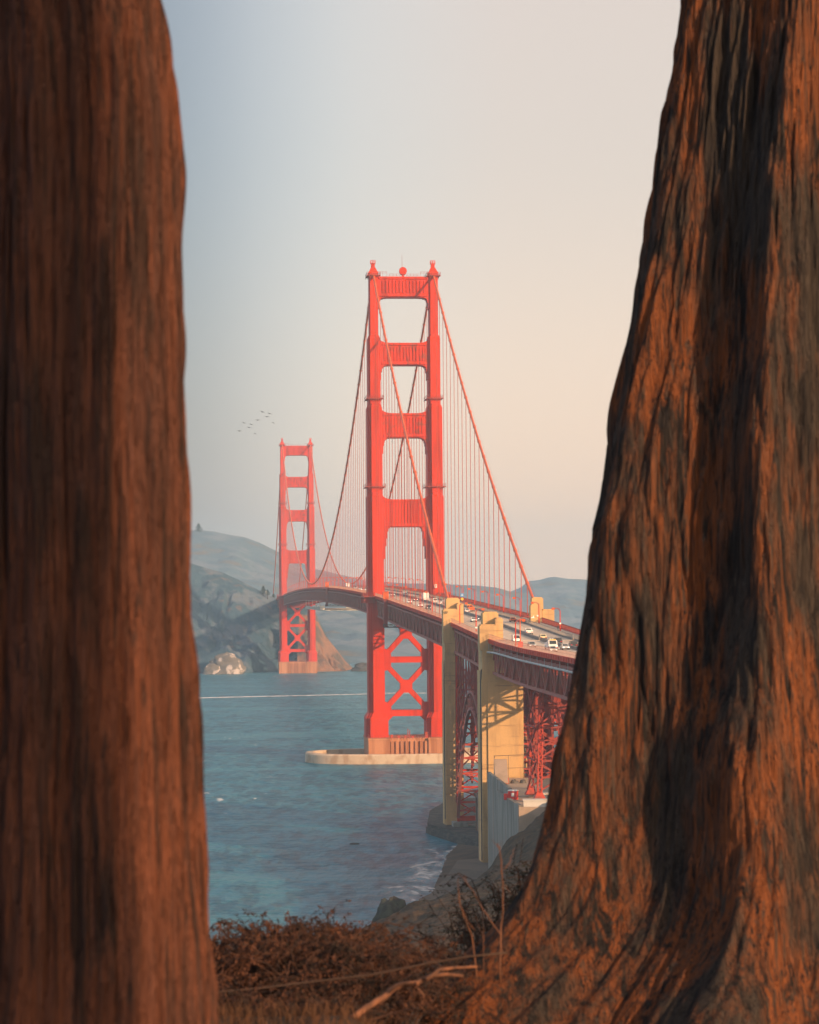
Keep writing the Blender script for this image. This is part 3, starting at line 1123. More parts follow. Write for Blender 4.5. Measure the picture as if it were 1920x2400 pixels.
# beacon dish and mast stand on the near tower only
bc = MB()
nb, kb = 20, 10
vs, fs = [], []
for i in range(kb + 1):
    ph = -math.pi / 2 + math.pi * i / kb
    for j in range(nb):
        th = 2 * math.pi * j / nb
        vs.append((1.75 * math.cos(ph) * math.cos(th), 1.2 * math.cos(ph) * math.sin(th), 224.7 + 1.75 * math.sin(ph)))
for i in range(kb):
    for j in range(nb):
        fs.append((i * nb + j, i * nb + (j + 1) % nb, (i + 1) * nb + (j + 1) % nb, (i + 1) * nb + j))
bc.add(vs, fs)
bc.tube([(0, -1.3, 224.9), (0, -0.9, 224.9)], [1.72, 1.80], 20)
bc.box(-0.5, 0.5, -0.5, 0.5, 222.0, 223.2)
beacon = bc.build('beacon', M['red'], tower, smooth=False)
am = MB()
am.tube([(-0.3, 0.4, 222.0), (-0.3, 0.4, 232.6)], [0.12, 0.05], 6)
am.build('antenna_mast', M['dark_red'], tower)
tr = MB()
for k in range(34):
    a = random.uniform(-7.4, 7.4)
am2 = MB()
for (a, w, h) in ((-7.6, 0.9, 1.5), (-4.6, 1.2, 1.0), (-1.6, 1.1, 1.1), (1.7, 1.4, 0.9), (-0.4, 0.25, 4.2), (0.4, 0.25, 3.6), (8.0, 1.2, 2.6)):
    am2.box(a - w / 2, a + w / 2, -13.6, -12.6, 12.9, 12.9 + h)
am2.build('pier_machinery', M['red_weather'], tower)

# fender ring round the near pier
fr = MB()
n = 96
vs, fs = [], []
for i in range(n):
    a = 2 * math.pi * i / n
    ca, sa = math.cos(a), math.sin(a)
    cx_ = math.copysign(abs(ca) ** 0.75, ca)
    sy_ = math.copysign(abs(sa) ** 0.85, sa)
    for rx, ry, z in ((46.0, 23.8, -2), (46.0, 23.8, 5.7), (45.4, 23.2, 6.3), (42.6, 20.8, 6.3), (42.2, 20.4, -2)):
        vs.append((cx_ * rx, sy_ * ry, z))
for i in range(n):
    j = (i + 1) % n
    for k in range(4):
        fs.append((i * 5 + k, j * 5 + k, j * 5 + k + 1, i * 5 + k + 1))
fr.add(vs, fs)
o = fr.build('fender_ring', M['fender'])
o.location = (BX, BY, 0)
o.rotation_euler = (0, 0, TH)
tag(o, 'low oval concrete fender ring in the water around the near tower pier', 'fender')

# ------------------------------------------------------------------ pylons


def pylon(side, s0, s1, zb, dt, tops, label, low=True):
    """concrete pylon; s0..s1 along the bridge, tops: (t0,t1,s0,s1,z) blocks, t measured outward"""
    root = empty('concrete_pylon', (BX, BY, 0), TH)

    def bx(m, a, b, c, d, e, f):
        x0, x1 = sorted((side * a, side * b))
        m.box(x0, x1, c, d, e, f)
    m = MB()
    if low:
        bx(m, 3.2 + dt, 14.6 + dt, s0, s1, zb, 53.8)
        bx(m, 4.6 + dt, 13.0 + dt, s0 - 0.55, s0 + 1, zb, 53.2)
        bx(m, 9.0 + dt, 14.9 + dt, s0 + 1.6, s1 - 1.6, zb, 56.4)
        bx(m, 8.2 + dt, 14.35 + dt, s0 + 0.2, s1 - 0.2, 53.8, 63.0)
    else:
        bx(m, 9.0 + dt, 14.6 + dt, s0, s1, zb, 62.0)
        bx(m, 9.4 + dt, 14.9 + dt, s0 + 1.6, s1 - 1.6, zb, 56.4)
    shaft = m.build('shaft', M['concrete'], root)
    m = MB()
    for a, b, c, d, z in tops:
        bx(m, a + dt, b + dt, c, d, 62.0, z)
        bx(m, a + dt + 0.35, b + dt - 0.35, c + 0.35, d - 0.35, z, z + 0.35)
    m.build('stepped_top', M['concrete'], root)
    m = MB()   # drain pipe on the outer face
    x = side * (14.6 + dt + 0.18)
    m.tube([(side * (14.35 + dt + 0.15), s0 + 1.2, 56.8), (x, s0 + 1.2, 53.5), (x, s0 + 1.2, zb + 4)], 0.14, 6)
    m.build('drain_pipe', M['steel_dark'], shaft)
    root['label'] = label
    root['category'] = 'pylon'
    root['group'] = 'concrete pylons at the ends of the arch'
    return root


# nearest pylon, west side
def tops_for(s0, s1, z):
    return [(10.4, 15.0, s0 + 0.2, s0 + 4.6, z - 3.4), (9.3, 13.6, s0 + 4.6, s1 - 0.3, z), (8.4, 10.5, s0 + 1.4, s0 + 5.6, z - 1.6)]


pylon(-1, -453, -443.4, 1.0, 2.0, tops_for(-453, -443.4, 72.1), 'nearest left-hand concrete pylon with a tall shaft lit orange low down')
pylon(1, -453, -443.4, 1.0, 6.0, tops_for(-453, -443.4, 72.1), 'concrete pylon right of the near deck, behind the right trunk', low=False)
pylon(-1, -350, -341.5, 3.0, 1.9, tops_for(-350, -341.5, 75.8), 'second left-hand concrete pylon, between the arch and the near tower pier', low=False)
pylon(1, -350, -341.5, 3.0, -0.2, [(11.0, 14.6, -349.8, -345.5, 73.6), (12.0, 15.6, -345.4, -341.8, 75.8), (14.8, 18.6, -349.0, -343.5, 72.0)],
      'orange-lit stepped concrete pylon on the right of the deck where a cable ends', low=False)

# ------------------------------------------------------------------ arch span between the pylons
arch = tag(empty('arch_bridge', (BX, BY, 0), TH), 'dark red steel arch span between the two left concrete pylons', 'arch span')
deck(arch, -446, -344)
S_A, S_B = -441.5, -351.5
SC_ = (S_A + S_B) / 2
HALF = (S_B - S_A) / 2


def arch_z(s, top, base, p):
    u = abs((s - SC_) / HALF)
    return base + (top - base) * (1 - min(1, u) ** p)


for t in (-13.2, 13.2):
    m = MB()
    n = 26
    xs = [S_A + 2 * HALF * (0.5 - 0.5 * math.cos(math.pi * i / n)) for i in range(n + 1)]
    up = [(t, s, arch_z(s, 48.6, 12.5, 2.1)) for s in xs]
    lowx = [SC_ + (s - SC_) * 0.93 for s in xs]
    lo = [(t, l, 8.0 + (43.6 - 8.0) * (1 - abs((l - SC_) / (HALF * 0.93)) ** 2.0)) for l in lowx]
    for ch in (up, lo):
        for a, b in zip(ch, ch[1:]):
            m.beam(a, b, 0.9, 0.8)
    for i in range(n + 1):
        m.beam(up[i], lo[i], 0.35)
        if i < n:
            m.beam(up[i], lo[i + 1], 0.3) if i < n // 2 else m.beam(lo[i], up[i + 1], 0.3)
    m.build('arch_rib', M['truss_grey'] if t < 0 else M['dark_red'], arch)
    m = MB()
    ss = frange(S_A, S_B, 7.62)
    for s in ss:
        z0, z1 = arch_z(s, 48.6, 12.5, 2.1), zf(s) + DEPTH_BOT
        m.beam((t, s, z0), (t, s, z1), 0.42)
    for a, b in zip(ss, ss[1:]):
        za, zb_ = arch_z(a, 48.6, 12.5, 2.1), arch_z(b, 48.6, 12.5, 2.1)
        ta, tb = zf(a) + DEPTH_BOT, zf(b) + DEPTH_BOT
        nn = max(1, int(min(ta - za, tb - zb_) / 7))
        for q in range(nn):
            f0, f1 = q / nn, (q + 1) / nn
            m.beam((t, a, za + (ta - za) * f0), (t, b, zb_ + (tb - zb_) * f1), 0.22)
            m.beam((t, a, za + (ta - za) * f1), (t, b, zb_ + (tb - zb_) * f0), 0.22)
            m.beam((t, a, za + (ta - za) * f1), (t, b, zb_ + (tb - zb_) * f1), 0.25)
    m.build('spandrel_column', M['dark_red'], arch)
# inner spandrel planes
m = MB()
for t in (-8.8, -4.4, 0.0, 4.4, 8.8):
    ss = frange(S_A, S_B, 3.81)
    for a, b in zip(ss, ss[1:]):
        za, zb_ = arch_z(a, 48.6, 12.5, 2.1), arch_z(b, 48.6, 12.5, 2.1)
        ta, tb = zf(a) + DEPTH_BOT, zf(b) + DEPTH_BOT
        m.beam((t, a, za), (t, a, ta), 0.5)
        nn = max(1, int(min(ta - za, tb - zb_) / 6))
        for q in range(nn):
            f0, f1 = q / nn, (q + 1) / nn
            m.beam((t, a, za + (ta - za) * f0), (t, b, zb_ + (tb - zb_) * f1), 0.3)
            m.beam((t, a, za + (ta - za) * f1), (t, b, zb_ + (tb - zb_) * f1), 0.3)
m.build('spandrel_lattice', M['dark_red'], arch)
# sway bracing between the two ribs
m = MB()
prev = None
for i, u in enumerate(np.linspace(-0.97, 0.97, 21)):
    s = SC_ + u * HALF * 0.93
    z = 8.0 + 35.6 * (1 - abs(u) ** 2.0)
    m.beam((-13, s, z), (13, s, z), 0.55)
    if prev:
        m.beam((-13, prev[0], prev[1]), (13, s, z), 0.32)
        m.beam((13, prev[0], prev[1]), (-13, s, z), 0.32)
    prev = (s, z)
m.build('sway_bracing', M['red_weather'], arch)
# braced bent at the foot of the far pylon
m = MB()
sb = -353.5
zs = [7.5, 12.5, 17.2, 22.5, 30.5, 38.5, 47.5, 56]
for t in (-13.0, -4.4, 4.4, 13.0):
    m.beam((t, sb, 6.5), (t, sb, 58), 0.8)
for a, b in zip(zs, zs[1:]):
    m.beam((-13, sb, a), (13, sb, a), 0.9 if a in (7.5, 22.5) else 0.5, 1.5 if a in (7.5,) else 0.6)
    for t0, t1 in ((-13, -4.4), (-4.4, 4.4), (4.4, 13)):
        m.beam((t0, sb + .3, a), (t1, sb + .3, b), 0.38)
        m.beam((t1, sb - .3, a), (t0, sb - .3, b), 0.38)
m.build('braced_bent', M['red'], arch)
m = MB()
m.box(-15, -10.5, -357.5, -351.8, 2.5, 6.6)
m.box(-10.4, 15, -357.0, -352.0, 2.5, 5.6)
m.build('footing', M['grey_concrete'], arch)

fort = MB()
fort.box(-9, 60, -436, -366, 4.9, 15.5)
fort.box(-9.4, 60.4, -436.4, -365.6, 15.5, 16.4)
for k in range(9):
    y = -431 + 7.6 * k
    fort.box(-9.25, -9.0, y, y + 0.9, 5, 15.4)
o = fort.build('brick_fort', mat('weathered_brick', (0.20, 0.12, 0.085), 0.9, (0.13, 0.09, 0.07), 0.4))
o.location = (BX, BY, 0)
o.rotation_euler = (0, 0, TH)
tag(o, 'low dark brick fort seen through the steel arch', 'fort')

# ------------------------------------------------------------------ approach viaduct
via = tag(empty('approach_viaduct', (BX, BY, 0), TH), 'dark red approach viaduct with deep truss on braced steel bents beside the right trunk', 'viaduct')
deck(via, -655, -448.5)
m = MB()
m.tube([(-14.9, s, zf(s) - 2.9 - (0.9 if s > -470 else 0) * (s + 470) / 22) for s in frange(-655, -452, 12)], 0.28, 8)
for s in frange(-650, -456, 12):
    m.beam((-14.9, s, zf(s) - 1.2), (-14.9, s, zf(s) - 2.9), 0.1)
    m.beam((-14.9, s, zf(s) - 2.9), (-13.4, s, zf(s) - 2.6), 0.12)
m.build('service_pipe', M['pale_grey'], via)


def bent(s0, s1, zb):
    legs = []
    for t in (-11.4, 12.5):
        for s in (s0, s1):
            m = MB()
            z1 = zf(s) + DEPTH_BOT
            tt = t * 1.0
            for dx in (-0.5, 0.5):
                for dy in (-0.5, 0.5):
                    m.beam((tt * 1.06 + dx, s + dy, zb), (tt + dx * 0.8, s + dy * 0.8, z1), 0.30)
            nz = 14
            for q in range(nz):
                a, b = zb + (z1 - zb) * q / nz, zb + (z1 - zb) * (q + 1) / nz
                e = 0.5 if q % 2 else -0.5
                k = tt * (1.06 - 0.06 * q / nz)
                m.beam((k - e, s - 0.5, a), (k + e, s - 0.5, b), 0.16)
                m.beam((k - 0.5, s - e, a), (k - 0.5, s + e, b), 0.16)
                m.beam((k - 0.5, s - 0.5, a), (k + 0.5, s - 0.5, a), 0.16)
            m.frustum(tt * 1.06, s, zb - 0.2, zb + 1.5, 3.0, 3.0, 1.4, 1.4)
            m.build('bent_column', M['red_weather'], via)
    m = MB()
    zs = [zb + 1.2, zb + 9, zb + 17, zf(s0) + DEPTH_BOT]
    for a, b in zip(zs, zs[1:]):
        for t in (-12.5, 12.5):
            m.beam((t * 1.04, s0, a), (t * 1.02, s1, b), 0.32)
            m.beam((t * 1.04, s1, a), (t * 1.02, s0, b), 0.32)
            m.beam((t * 1.03, s0, b), (t * 1.03, s1, b), 0.4)
        for s in (s0, s1):
            m.beam((-13, s, a), (0, s, b), 0.42)
            m.beam((13, s, a), (0, s, b), 0.42)
            m.beam((0, s, a), (-13, s, b), 0.42)
            m.beam((0, s, a), (13, s, b), 0.42)
            m.beam((-13, s, b), (13, s, b), 0.5)
            m.beam((-13, s, (a + b) / 2), (13, s, (a + b) / 2), 0.35)
            m.beam((-6.5, s, a), (-6.5, s, b), 0.3)
            m.beam((6.5, s, a), (6.5, s, b), 0.3)
    m.build('bent_bracing', M['dark_red'], via)


bent(-534, -519, 28.3)

# ------------------------------------------------------------------ terrace, walls and shore works


def wall(mb, a, b, th, z0, za, zb):
    d = Vector((b[0] - a[0], b[1] - a[1])).normalized()
    n = Vector((-d.y, d.x)) * th
    if n.x < 0:
        n = -n
    mb.add([(a[0], a[1], z0), (b[0], b[1], z0), (b[0] + n.x, b[1] + n.y, z0), (a[0] + n.x, a[1] + n.y, z0),
            (a[0], a[1], za), (b[0], b[1], zb), (b[0] + n.x, b[1] + n.y, zb), (a[0] + n.x, a[1] + n.y, za)],
           [(0, 3, 2, 1), (4, 5, 6, 7), (0, 1, 5, 4), (1, 2, 6, 5), (2, 3, 7, 6), (3, 0, 4, 7)])


ter = tag(empty('retaining_wall', (0, 0, 0)), 'grey streaked concrete retaining wall and paved terrace below the viaduct', 'retaining wall')
m = MB(); wall(m, (20.2, 662), (23.6, 606), 0.8, -1, 30.0, 30.0)
m.build('upper_wall', M['grey_concrete'], ter, fix=True)
m = MB(); wall(m, (21.1, 625), (25.0, 581), 0.9, -1, 27.9, 27.9)
m.build('lower_wall', M['grey_concrete'], ter, fix=True)
m = MB(); m.prism([(25.0, 581.0), (70, 579.0), (70, 580.0), (25.9, 582.0)], -1, 27.5, 'z')
m.build('front_wall', M['terrace'], ter, fix=True)
m = MB(); m.prism([(25.8, 582.0), (70, 580.0), (86, 690), (21.2, 672), (24.2, 606), (23.6, 606)], 20, 27.4, 'z')
m.build('terrace_floor', M['terrace'], ter, fix=True)
m = MB(); m.prism([(652, 27.7), (665, 27.7), (664, 33.2), (662.5, 33.2)], 22.0, 25.4, 'x')
m.build('buttress', M['terrace'], ter, fix=True)
rl = MB()
rl.tube([(22.2, 664, 33.6), (22.2, 666.5, 33.9), (33.5, 667.5, 34.2)], 0.07, 5)
rl.tube([(25.6, 666.5, 30.6), (33.5, 667.5, 30.7)], 0.05, 5)
for x in (22.2, 26, 30, 33.5):
    rl.tube([(x, 666.9, 27.6), (x, 666.9, 34.0)], 0.06, 5)
rl.build('pipe_rail', M['steel_dark'], ter)

sw = MB()
sw.prism([(4.9, 787), (6.5, 778), (12, 759), (19.6, 732), (60, 726), (80, 880), (14, 880), (6, 830)], -2, 5.2, 'z')
sw.prism([(4.4, 786), (6.0, 777.5), (11.5, 758.5), (19.2, 731), (22, 731), (14, 760), (8, 787)], -2, 4.0, 'z')
o = sw.build('seawall', M['rock'], fix=True)
tag(o, 'dark banded stone seawall platform under the second pylon', 'seawall')

bk = MB()
bk.prism([(1.5, 596), (4.5, 607), (9.5, 650), (12.5, 682), (40, 700), (40, 560), (10, 556), (3, 575)], 0, 4.5, 'z')
o = bk.build('beach_bulkhead', mat('brown_packed_earth', (0.15, 0.105, 0.075), 0.95, (0.11, 0.08, 0.06), 0.15, (1, 1, 1), 0.4, 0.6, c3=(0.20, 0.14, 0.10), scale3=0.6, lo3=0.6, hi3=0.75), fix=True)
tag(o, 'flat brown earth ledge with a low seawall edge above the beach', 'seawall')

# things on the terrace
bo = MB()
bo.box(-1.05, 1.05, -1.0, 1.0, 0.1, 2.2)
bo.box(-0.95, 0.95, -1.02, -0.99, 0.15, 2.1)
for x in (-0.98, 0.98):
    bo.beam((x, -1.03, 0.0), (x, -1.03, 2.2), 0.12)
booth = bo.build('equipment_cabinet', M['sign_red'])
booth.location = (24.6, 603.0, 27.4)
booth.rotation_euler = (0, 0, R(-14))
rf = MB(); rf.frustum(0, 0, 2.2, 2.45, 2.35, 2.25, 2.0, 1.9)
rf.build('cabinet_roof', M['sign_white'], booth)
sg_ = MB(); sg_.box(-0.25, 0.45, -1.05, -1.022, 0.9, 1.75)
sg_.build('notice_panel', M['sign_white'], booth)
bn_ = MB(); bn_.box(-2.2, -1.06, -0.6, 0.9, 0.0, 1.45)
bn_.build('side_box', M['sign_red'], booth)
tag(booth, 'red equipment cabinet with white roof on the terrace behind the low wall', 'cabinet')

db = MB()
db.tube([(0, 0, 0), (0, 0, 0.1), (0, 0, 0.5), (0, 0, 0.55), (0, 0, 1.0), (0, 0, 1.05), (0, 0, 1.4), (0, 0, 1.44)], [0.58, 0.62, 0.58, 0.63, 0.58, 0.63, 0.6, 0.5], 18)
o = db.build('barrel', mat('orange_drum', (0.55, 0.09, 0.03), 0.5))
o.location = (25.0, 655, 27.4)
tag(o, 'orange-red drum standing below the nearest pylon on the terrace', 'barrel')


def tarp_pile(x, y, sx, sz, seed, label):
    th = np.linspace(0, 2 * math.pi, 28, endpoint=False)
    ph = np.linspace(-0.1, math.pi / 2, 12)
    T, Pm = np.meshgrid(th, ph)
    n = 0.65 + 0.8 * fbm(T / 6.2832 * 6, Pm * 2, seed, 3, 6)
    P = np.stack([np.cos(T) * np.cos(Pm) ** 0.6 * sx * n, np.sin(T) * np.cos(Pm) ** 0.6 * 0.8 * n, np.sin(Pm) * sz * n], -1)
    o = grid_mesh('covered_pile', P, M['tarp'], wrap=True, smooth=False)
    o.location = (x, y, 27.4)
    tag(o, label, 'pile')


M['tarp'] = mat('dark_tarpaulin', (0.07, 0.06, 0.055), 0.7, (0.14, 0.12, 0.10), 1.2)
tarp_pile(27.0, 655, 0.95, 0.9, 3, 'dark covered pile of materials just right of the orange drum')
tarp_pile(29.4, 656, 0.85, 0.75, 8, 'smaller dark covered pile further right on the terrace')
cb_ = MB()
cb_.box(-4.6, 4.6, -1.4, 1.4, 0, 1.6)
cb_.box(-4.75, 4.75, -1.55, 1.55, 1.45, 1.75)
o = cb_.build('concrete_block', M['white_block'])
o.location = (30.8, 583.4, 27.4)
o.rotation_euler = (0, 0, R(-1.5))
tag(o, 'long whitish concrete block with rust streaks at the terrace edge', 'block')
ft = MB(); ft.box(-4.2, 4.2, -2.4, 2.4, 0, 0.75); ft.box(-3.9, 3.9, -2.1, 2.1, 0.75, 0.95)
o = ft.build('concrete_footing', M['white_block'])
o.location = (32.9, 612, 27.4)
tag(o, 'pale concrete footing slab under the red viaduct bent', 'footing')

# ------------------------------------------------------------------ maintenance travellers and scaffold


def traveler(s, label, lit):
    root = tag(empty('maintenance_traveler', B(-13.7, s, zf(s)), TH), label, 'maintenance gantry', 'maintenance gantries hooked over the deck edge')
    m = MB()
    m.box(-2.6, -1.1, -1.0, 1.0, -11.6, 0.3)
    for z in (-11, -8, -5, -2):
        m.box(-2.75, -1.0, -1.1, 1.1, z, z + 0.25)
    m.build('ladder_tower', M['dark_red'] if lit else M['truss_grey'], root)
    m = MB()
    m.box(-2.9, -0.6, -1.3, 1.3, 0.3, 3.4)
    m.box(-3.05, -0.45, -1.45, 1.45, 3.2, 3.5)
    m.build('gantry_head', M['cable'], root)
    m = MB()
    for y in (-1.4, 1.4):
        m.beam((-2.8, y, -11.4), (16, y, -11.4), 0.3)
        m.beam((-2.8, y, -10.2), (16, y, -10.2), 0.2)
        for q in range(13):
            x = -2.8 + 18.8 * q / 12
            m.beam((x, y, -11.4), (x, y, -10.2), 0.14)
            if q < 12:
                m.beam((x, y, -11.4 if q % 2 else -10.2), (x + 18.8 / 12, y, -10.2 if q % 2 else -11.4), 0.12)
    m.box(-2.8, 16, -1.3, 1.3, -11.6, -11.45)
    m.build('under_deck_cradle', M['steel_dark'], root)


traveler(-88, 'red maintenance gantry hooked over the deck edge in front of the near tower', True)
traveler(400, 'smaller red maintenance gantry hooked over the deck edge beyond the near tower', False)
root = tag(empty('scaffold_platform', B(0, 610, zf(610)), TH), 'pale scaffold platform slung below the middle of the main span', 'scaffold')
m = MB()
m.box(-15, 15, -110, 110, -15.6, -15.2)
for x in (-15, 15):
    for k in range(45):
        y = -110 + 5 * k
        m.beam((x, y, -15.5), (x, y, -13.4), 0.25)
        if k < 44:
            m.beam((x, y, -15.3), (x, y + 5, -13.4), 0.18)
    m.beam((x, -110, -13.4), (x, 110, -13.4), 0.22)
m.build('platform', M['scaffold'], root)
m = MB()
for x in (-15, 15):
    for y in (-108, -60, 0, 60, 108):
        m.beam((x, y, -15.3), (x, y, -9.4), 0.4)
m.build('hanger_post', M['scaffold'], root)
m = MB()
for (x, y) in ((-11, -40), (-11, 40)):
    m.box(x - 2, x + 2, y - 9, y + 9, -15.2, -12.6)
m.build('work_shelter', M['sign_white'], root)

# ------------------------------------------------------------------ street lamps
lamp = empty('street_lamp', (0, 0, 0))
m = MB()
m.tube([(0, 0, 0), (0, 0, 0.5), (0, 0, 0.55), (0, 0, 5.9)], [0.24, 0.22, 0.17, 0.125], 8)
m.build('pole', M['red'], lamp, smooth=True)
m = MB()
m.tube([(0, 0, 5.8)] + [(-1.1 + 1.1 * math.cos(a), 0, 5.8 + 0.85 * math.sin(a)) for a in [0.25, 0.5, 0.8, 1.1, 1.4, 1.57]] + [(-1.7, 0, 6.62)], 0.095, 6)
m.tube([(0, 0, 5.3)] + [(-0.9 + 0.9 * math.cos(a), 0, 5.5 + 0.75 * math.sin(a)) for a in [0.25, 0.6, 1.0, 1.4]], 0.05, 5)
m.build('arm', M['dark_red'], lamp, smooth=True)
m = MB()
m.frustum(-2.05, 0, 6.15, 6.65, 0.75, 0.5, 1.0, 0.62)
m.frustum(-2.05, 0, 6.65, 6.82, 1.0, 0.62, 0.5, 0.35)
m.build('lamp_head', M['cable'], lamp)
first = True
ORD = {0: 'first', 1: 'second', 2: 'third', 3: 'fourth', 4: 'fifth', 5: 'sixth', 6: 'seventh', 7: 'eighth', 8: 'ninth', 9: 'tenth', 10: 'eleventh', 11: 'twelfth', 12: 'thirteenth'}
for sg in (1, -1):
    k0 = 0
    for k in range(-7, 32):
        s = -174.3 + 45.7 * k
        if abs(s) < 11 or abs(s - 1280) < 12 or s > 1260 or abs(s + 348) < 6 or abs(s + 448) < 5:
            continue
        if s < -540:
            continue
        o = lamp if first else copy_tree(lamp)
        first = False
        o.location = B(sg * 12.4, s, zf(s) - 0.25)
        o.rotation_euler = (0, 0, TH if sg > 0 else TH + math.pi)
        o['category'] = 'street lamp'
        o['group'] = 'street lamps along the bridge deck'
        side = 'right' if sg > 0 else 'left'
        if s < 0:
            o['label'] = 'red street lamp on the %s deck edge, %s from the near end' % (side, ORD[k0])
            k0 += 1
        else:
            o['label'] = 'small red street lamp on the %s edge of the main span beyond the near tower' % side

# tall pole with a long curved arm and a red plate
root = tag(empty('signal_pole', B(-12.6, -505, zf(-505) - 0.25), TH), 'tall thin red pole with long curved arm and red plate at its foot', 'signal pole')
m = MB(); m.tube([(0, 0, 0), (0, 0, 7.2)], [0.17, 0.11], 8)
m.build('pole', M['cable'], root)
m = MB(); m.tube([(0, 0, 6.6), (0.5, 0, 7.2), (1.2, 0, 7.55), (2.1, 0, 7.6), (2.9, 0, 7.5)], 0.06, 6)
m.build('arm', M['cable'], root)
m = MB(); m.frustum(3.2, 0, 7.28, 7.52, 0.9, 0.4, 0.7, 0.3)
m.build('lamp_head', M['sign_white'], root)
m = MB(); m.prism([(-0.55, -0.2), (0.55, -0.2), (0.62, -0.1), (0.62, 1.25), (0.55, 1.35), (-0.55, 1.35), (-0.62, 1.25), (-0.62, -0.1)], -0.27, -0.2, 'y')
m.build('plate', M['sign_red'], root, fix=True)

# signs


def sign(name, loc, w, h, m1, label, th=0.05, marks=None, mm=None):
    b = MB(); b.box(-w / 2, w / 2, -th / 2, th / 2, -h / 2, h / 2)
    o = b.build(name, m1)
    o.location = loc
    o.rotation_euler = (0, 0, TH)
    tag(o, label, 'sign')
    if marks:
        k = MB()
        for (x0, x1, z0, z1) in marks:
            k.box(x0 * w, x1 * w, -th / 2 - 0.012, -th / 2 - 0.004, z0 * h, z1 * h)
        k.build('marking', mm or M['steel_dark'], o)
    return o


sl = -174.3 + 45.7
p = B(12.4, sl - 0.35, zf(sl) + 2.75)
sign('road_sign', p, 1.25, 1.4, M['sign_blue'], 'blue square sign on a right-side lamp post beyond the second pylon', marks=[(-0.3, 0.3, -0.12, 0.02), (-0.1, 0.1, 0.1, 0.3)], mm=M['sign_white'])
p = B(12.4, sl - 0.35, zf(sl) + 1.15)
sg2 = MB(); sg2.prism([(-0.7, 0), (0, -0.7), (0.7, 0), (0, 0.7)], -0.03, 0.03, 'y')
o = sg2.build('road_sign', M['sign_yellow'], fix=True); o.location = p; o.rotation_euler = (0, 0, TH)
tag(o, 'yellow diamond sign below the blue sign on a right-side lamp post', 'sign')
p = B(13.0, -9.6, zf(0) + 4.0)
sign('road_sign', p, 1.15, 1.6, M['sign_white'], 'white panel sign with red lines on the right leg of the near tower', marks=[(-0.35, 0.35, 0.18, 0.32), (-0.35, 0.35, -0.05, 0.08), (-0.35, 0.35, -0.32, -0.18)], mm=M['sign_red'])
sl = -174.3 - 45.7 * 5
p = B(12.4, sl - 0.25, zf(sl) + 1.9)
sign('road_sign', p, 0.55, 0.45, M['sign_white'], 'small white plate on the lamp post right of the orange right-hand pylon')
sl = -174.3 - 45.7 * 5
p = B(-12.4, sl - 0.25, zf(sl) + 0.9)
sign('road_sign', p, 0.55, 0.45, M['sign_white'], 'small white plate on the lamp post between the two left pylons')
for t, z, w, h, lab in ((12.9, 1.9, 0.6, 0.5, 'white plate high on the front of the orange right-hand pylon'), (14.2, 1.2, 0.4, 0.6, 'narrow white plate on the shaded step of the right-hand pylon'),
                        (11.6, 1.7, 0.35, 0.45, 'small grey-white plate at the left edge of the right-hand pylon')):
    s_ = -349.9 if t < 14 else -349.4
    p = B(t, s_ - 0.15, zf(-350) + z)
    sign('wall_sign', p, w, h, M['sign_white'], lab)

# ------------------------------------------------------------------ vehicles
PAINT = {}


def paint(c):
    if c not in PAINT:
        cc = {'white': (0.75, 0.73, 0.70), 'cream': (0.70, 0.60, 0.36), 'dark': (0.035, 0.038, 0.045), 'blue': (0.05, 0.07, 0.14), 'orange': (0.65, 0.13, 0.03),
              'red': (0.55, 0.05, 0.03), 'grey': (0.28, 0.28, 0.29), 'silver': (0.52, 0.51, 0.50)}[c]
        PAINT[c] = mat(c + '_car_paint', cc, 0.32, spec=0.5)
    return PAINT[c]


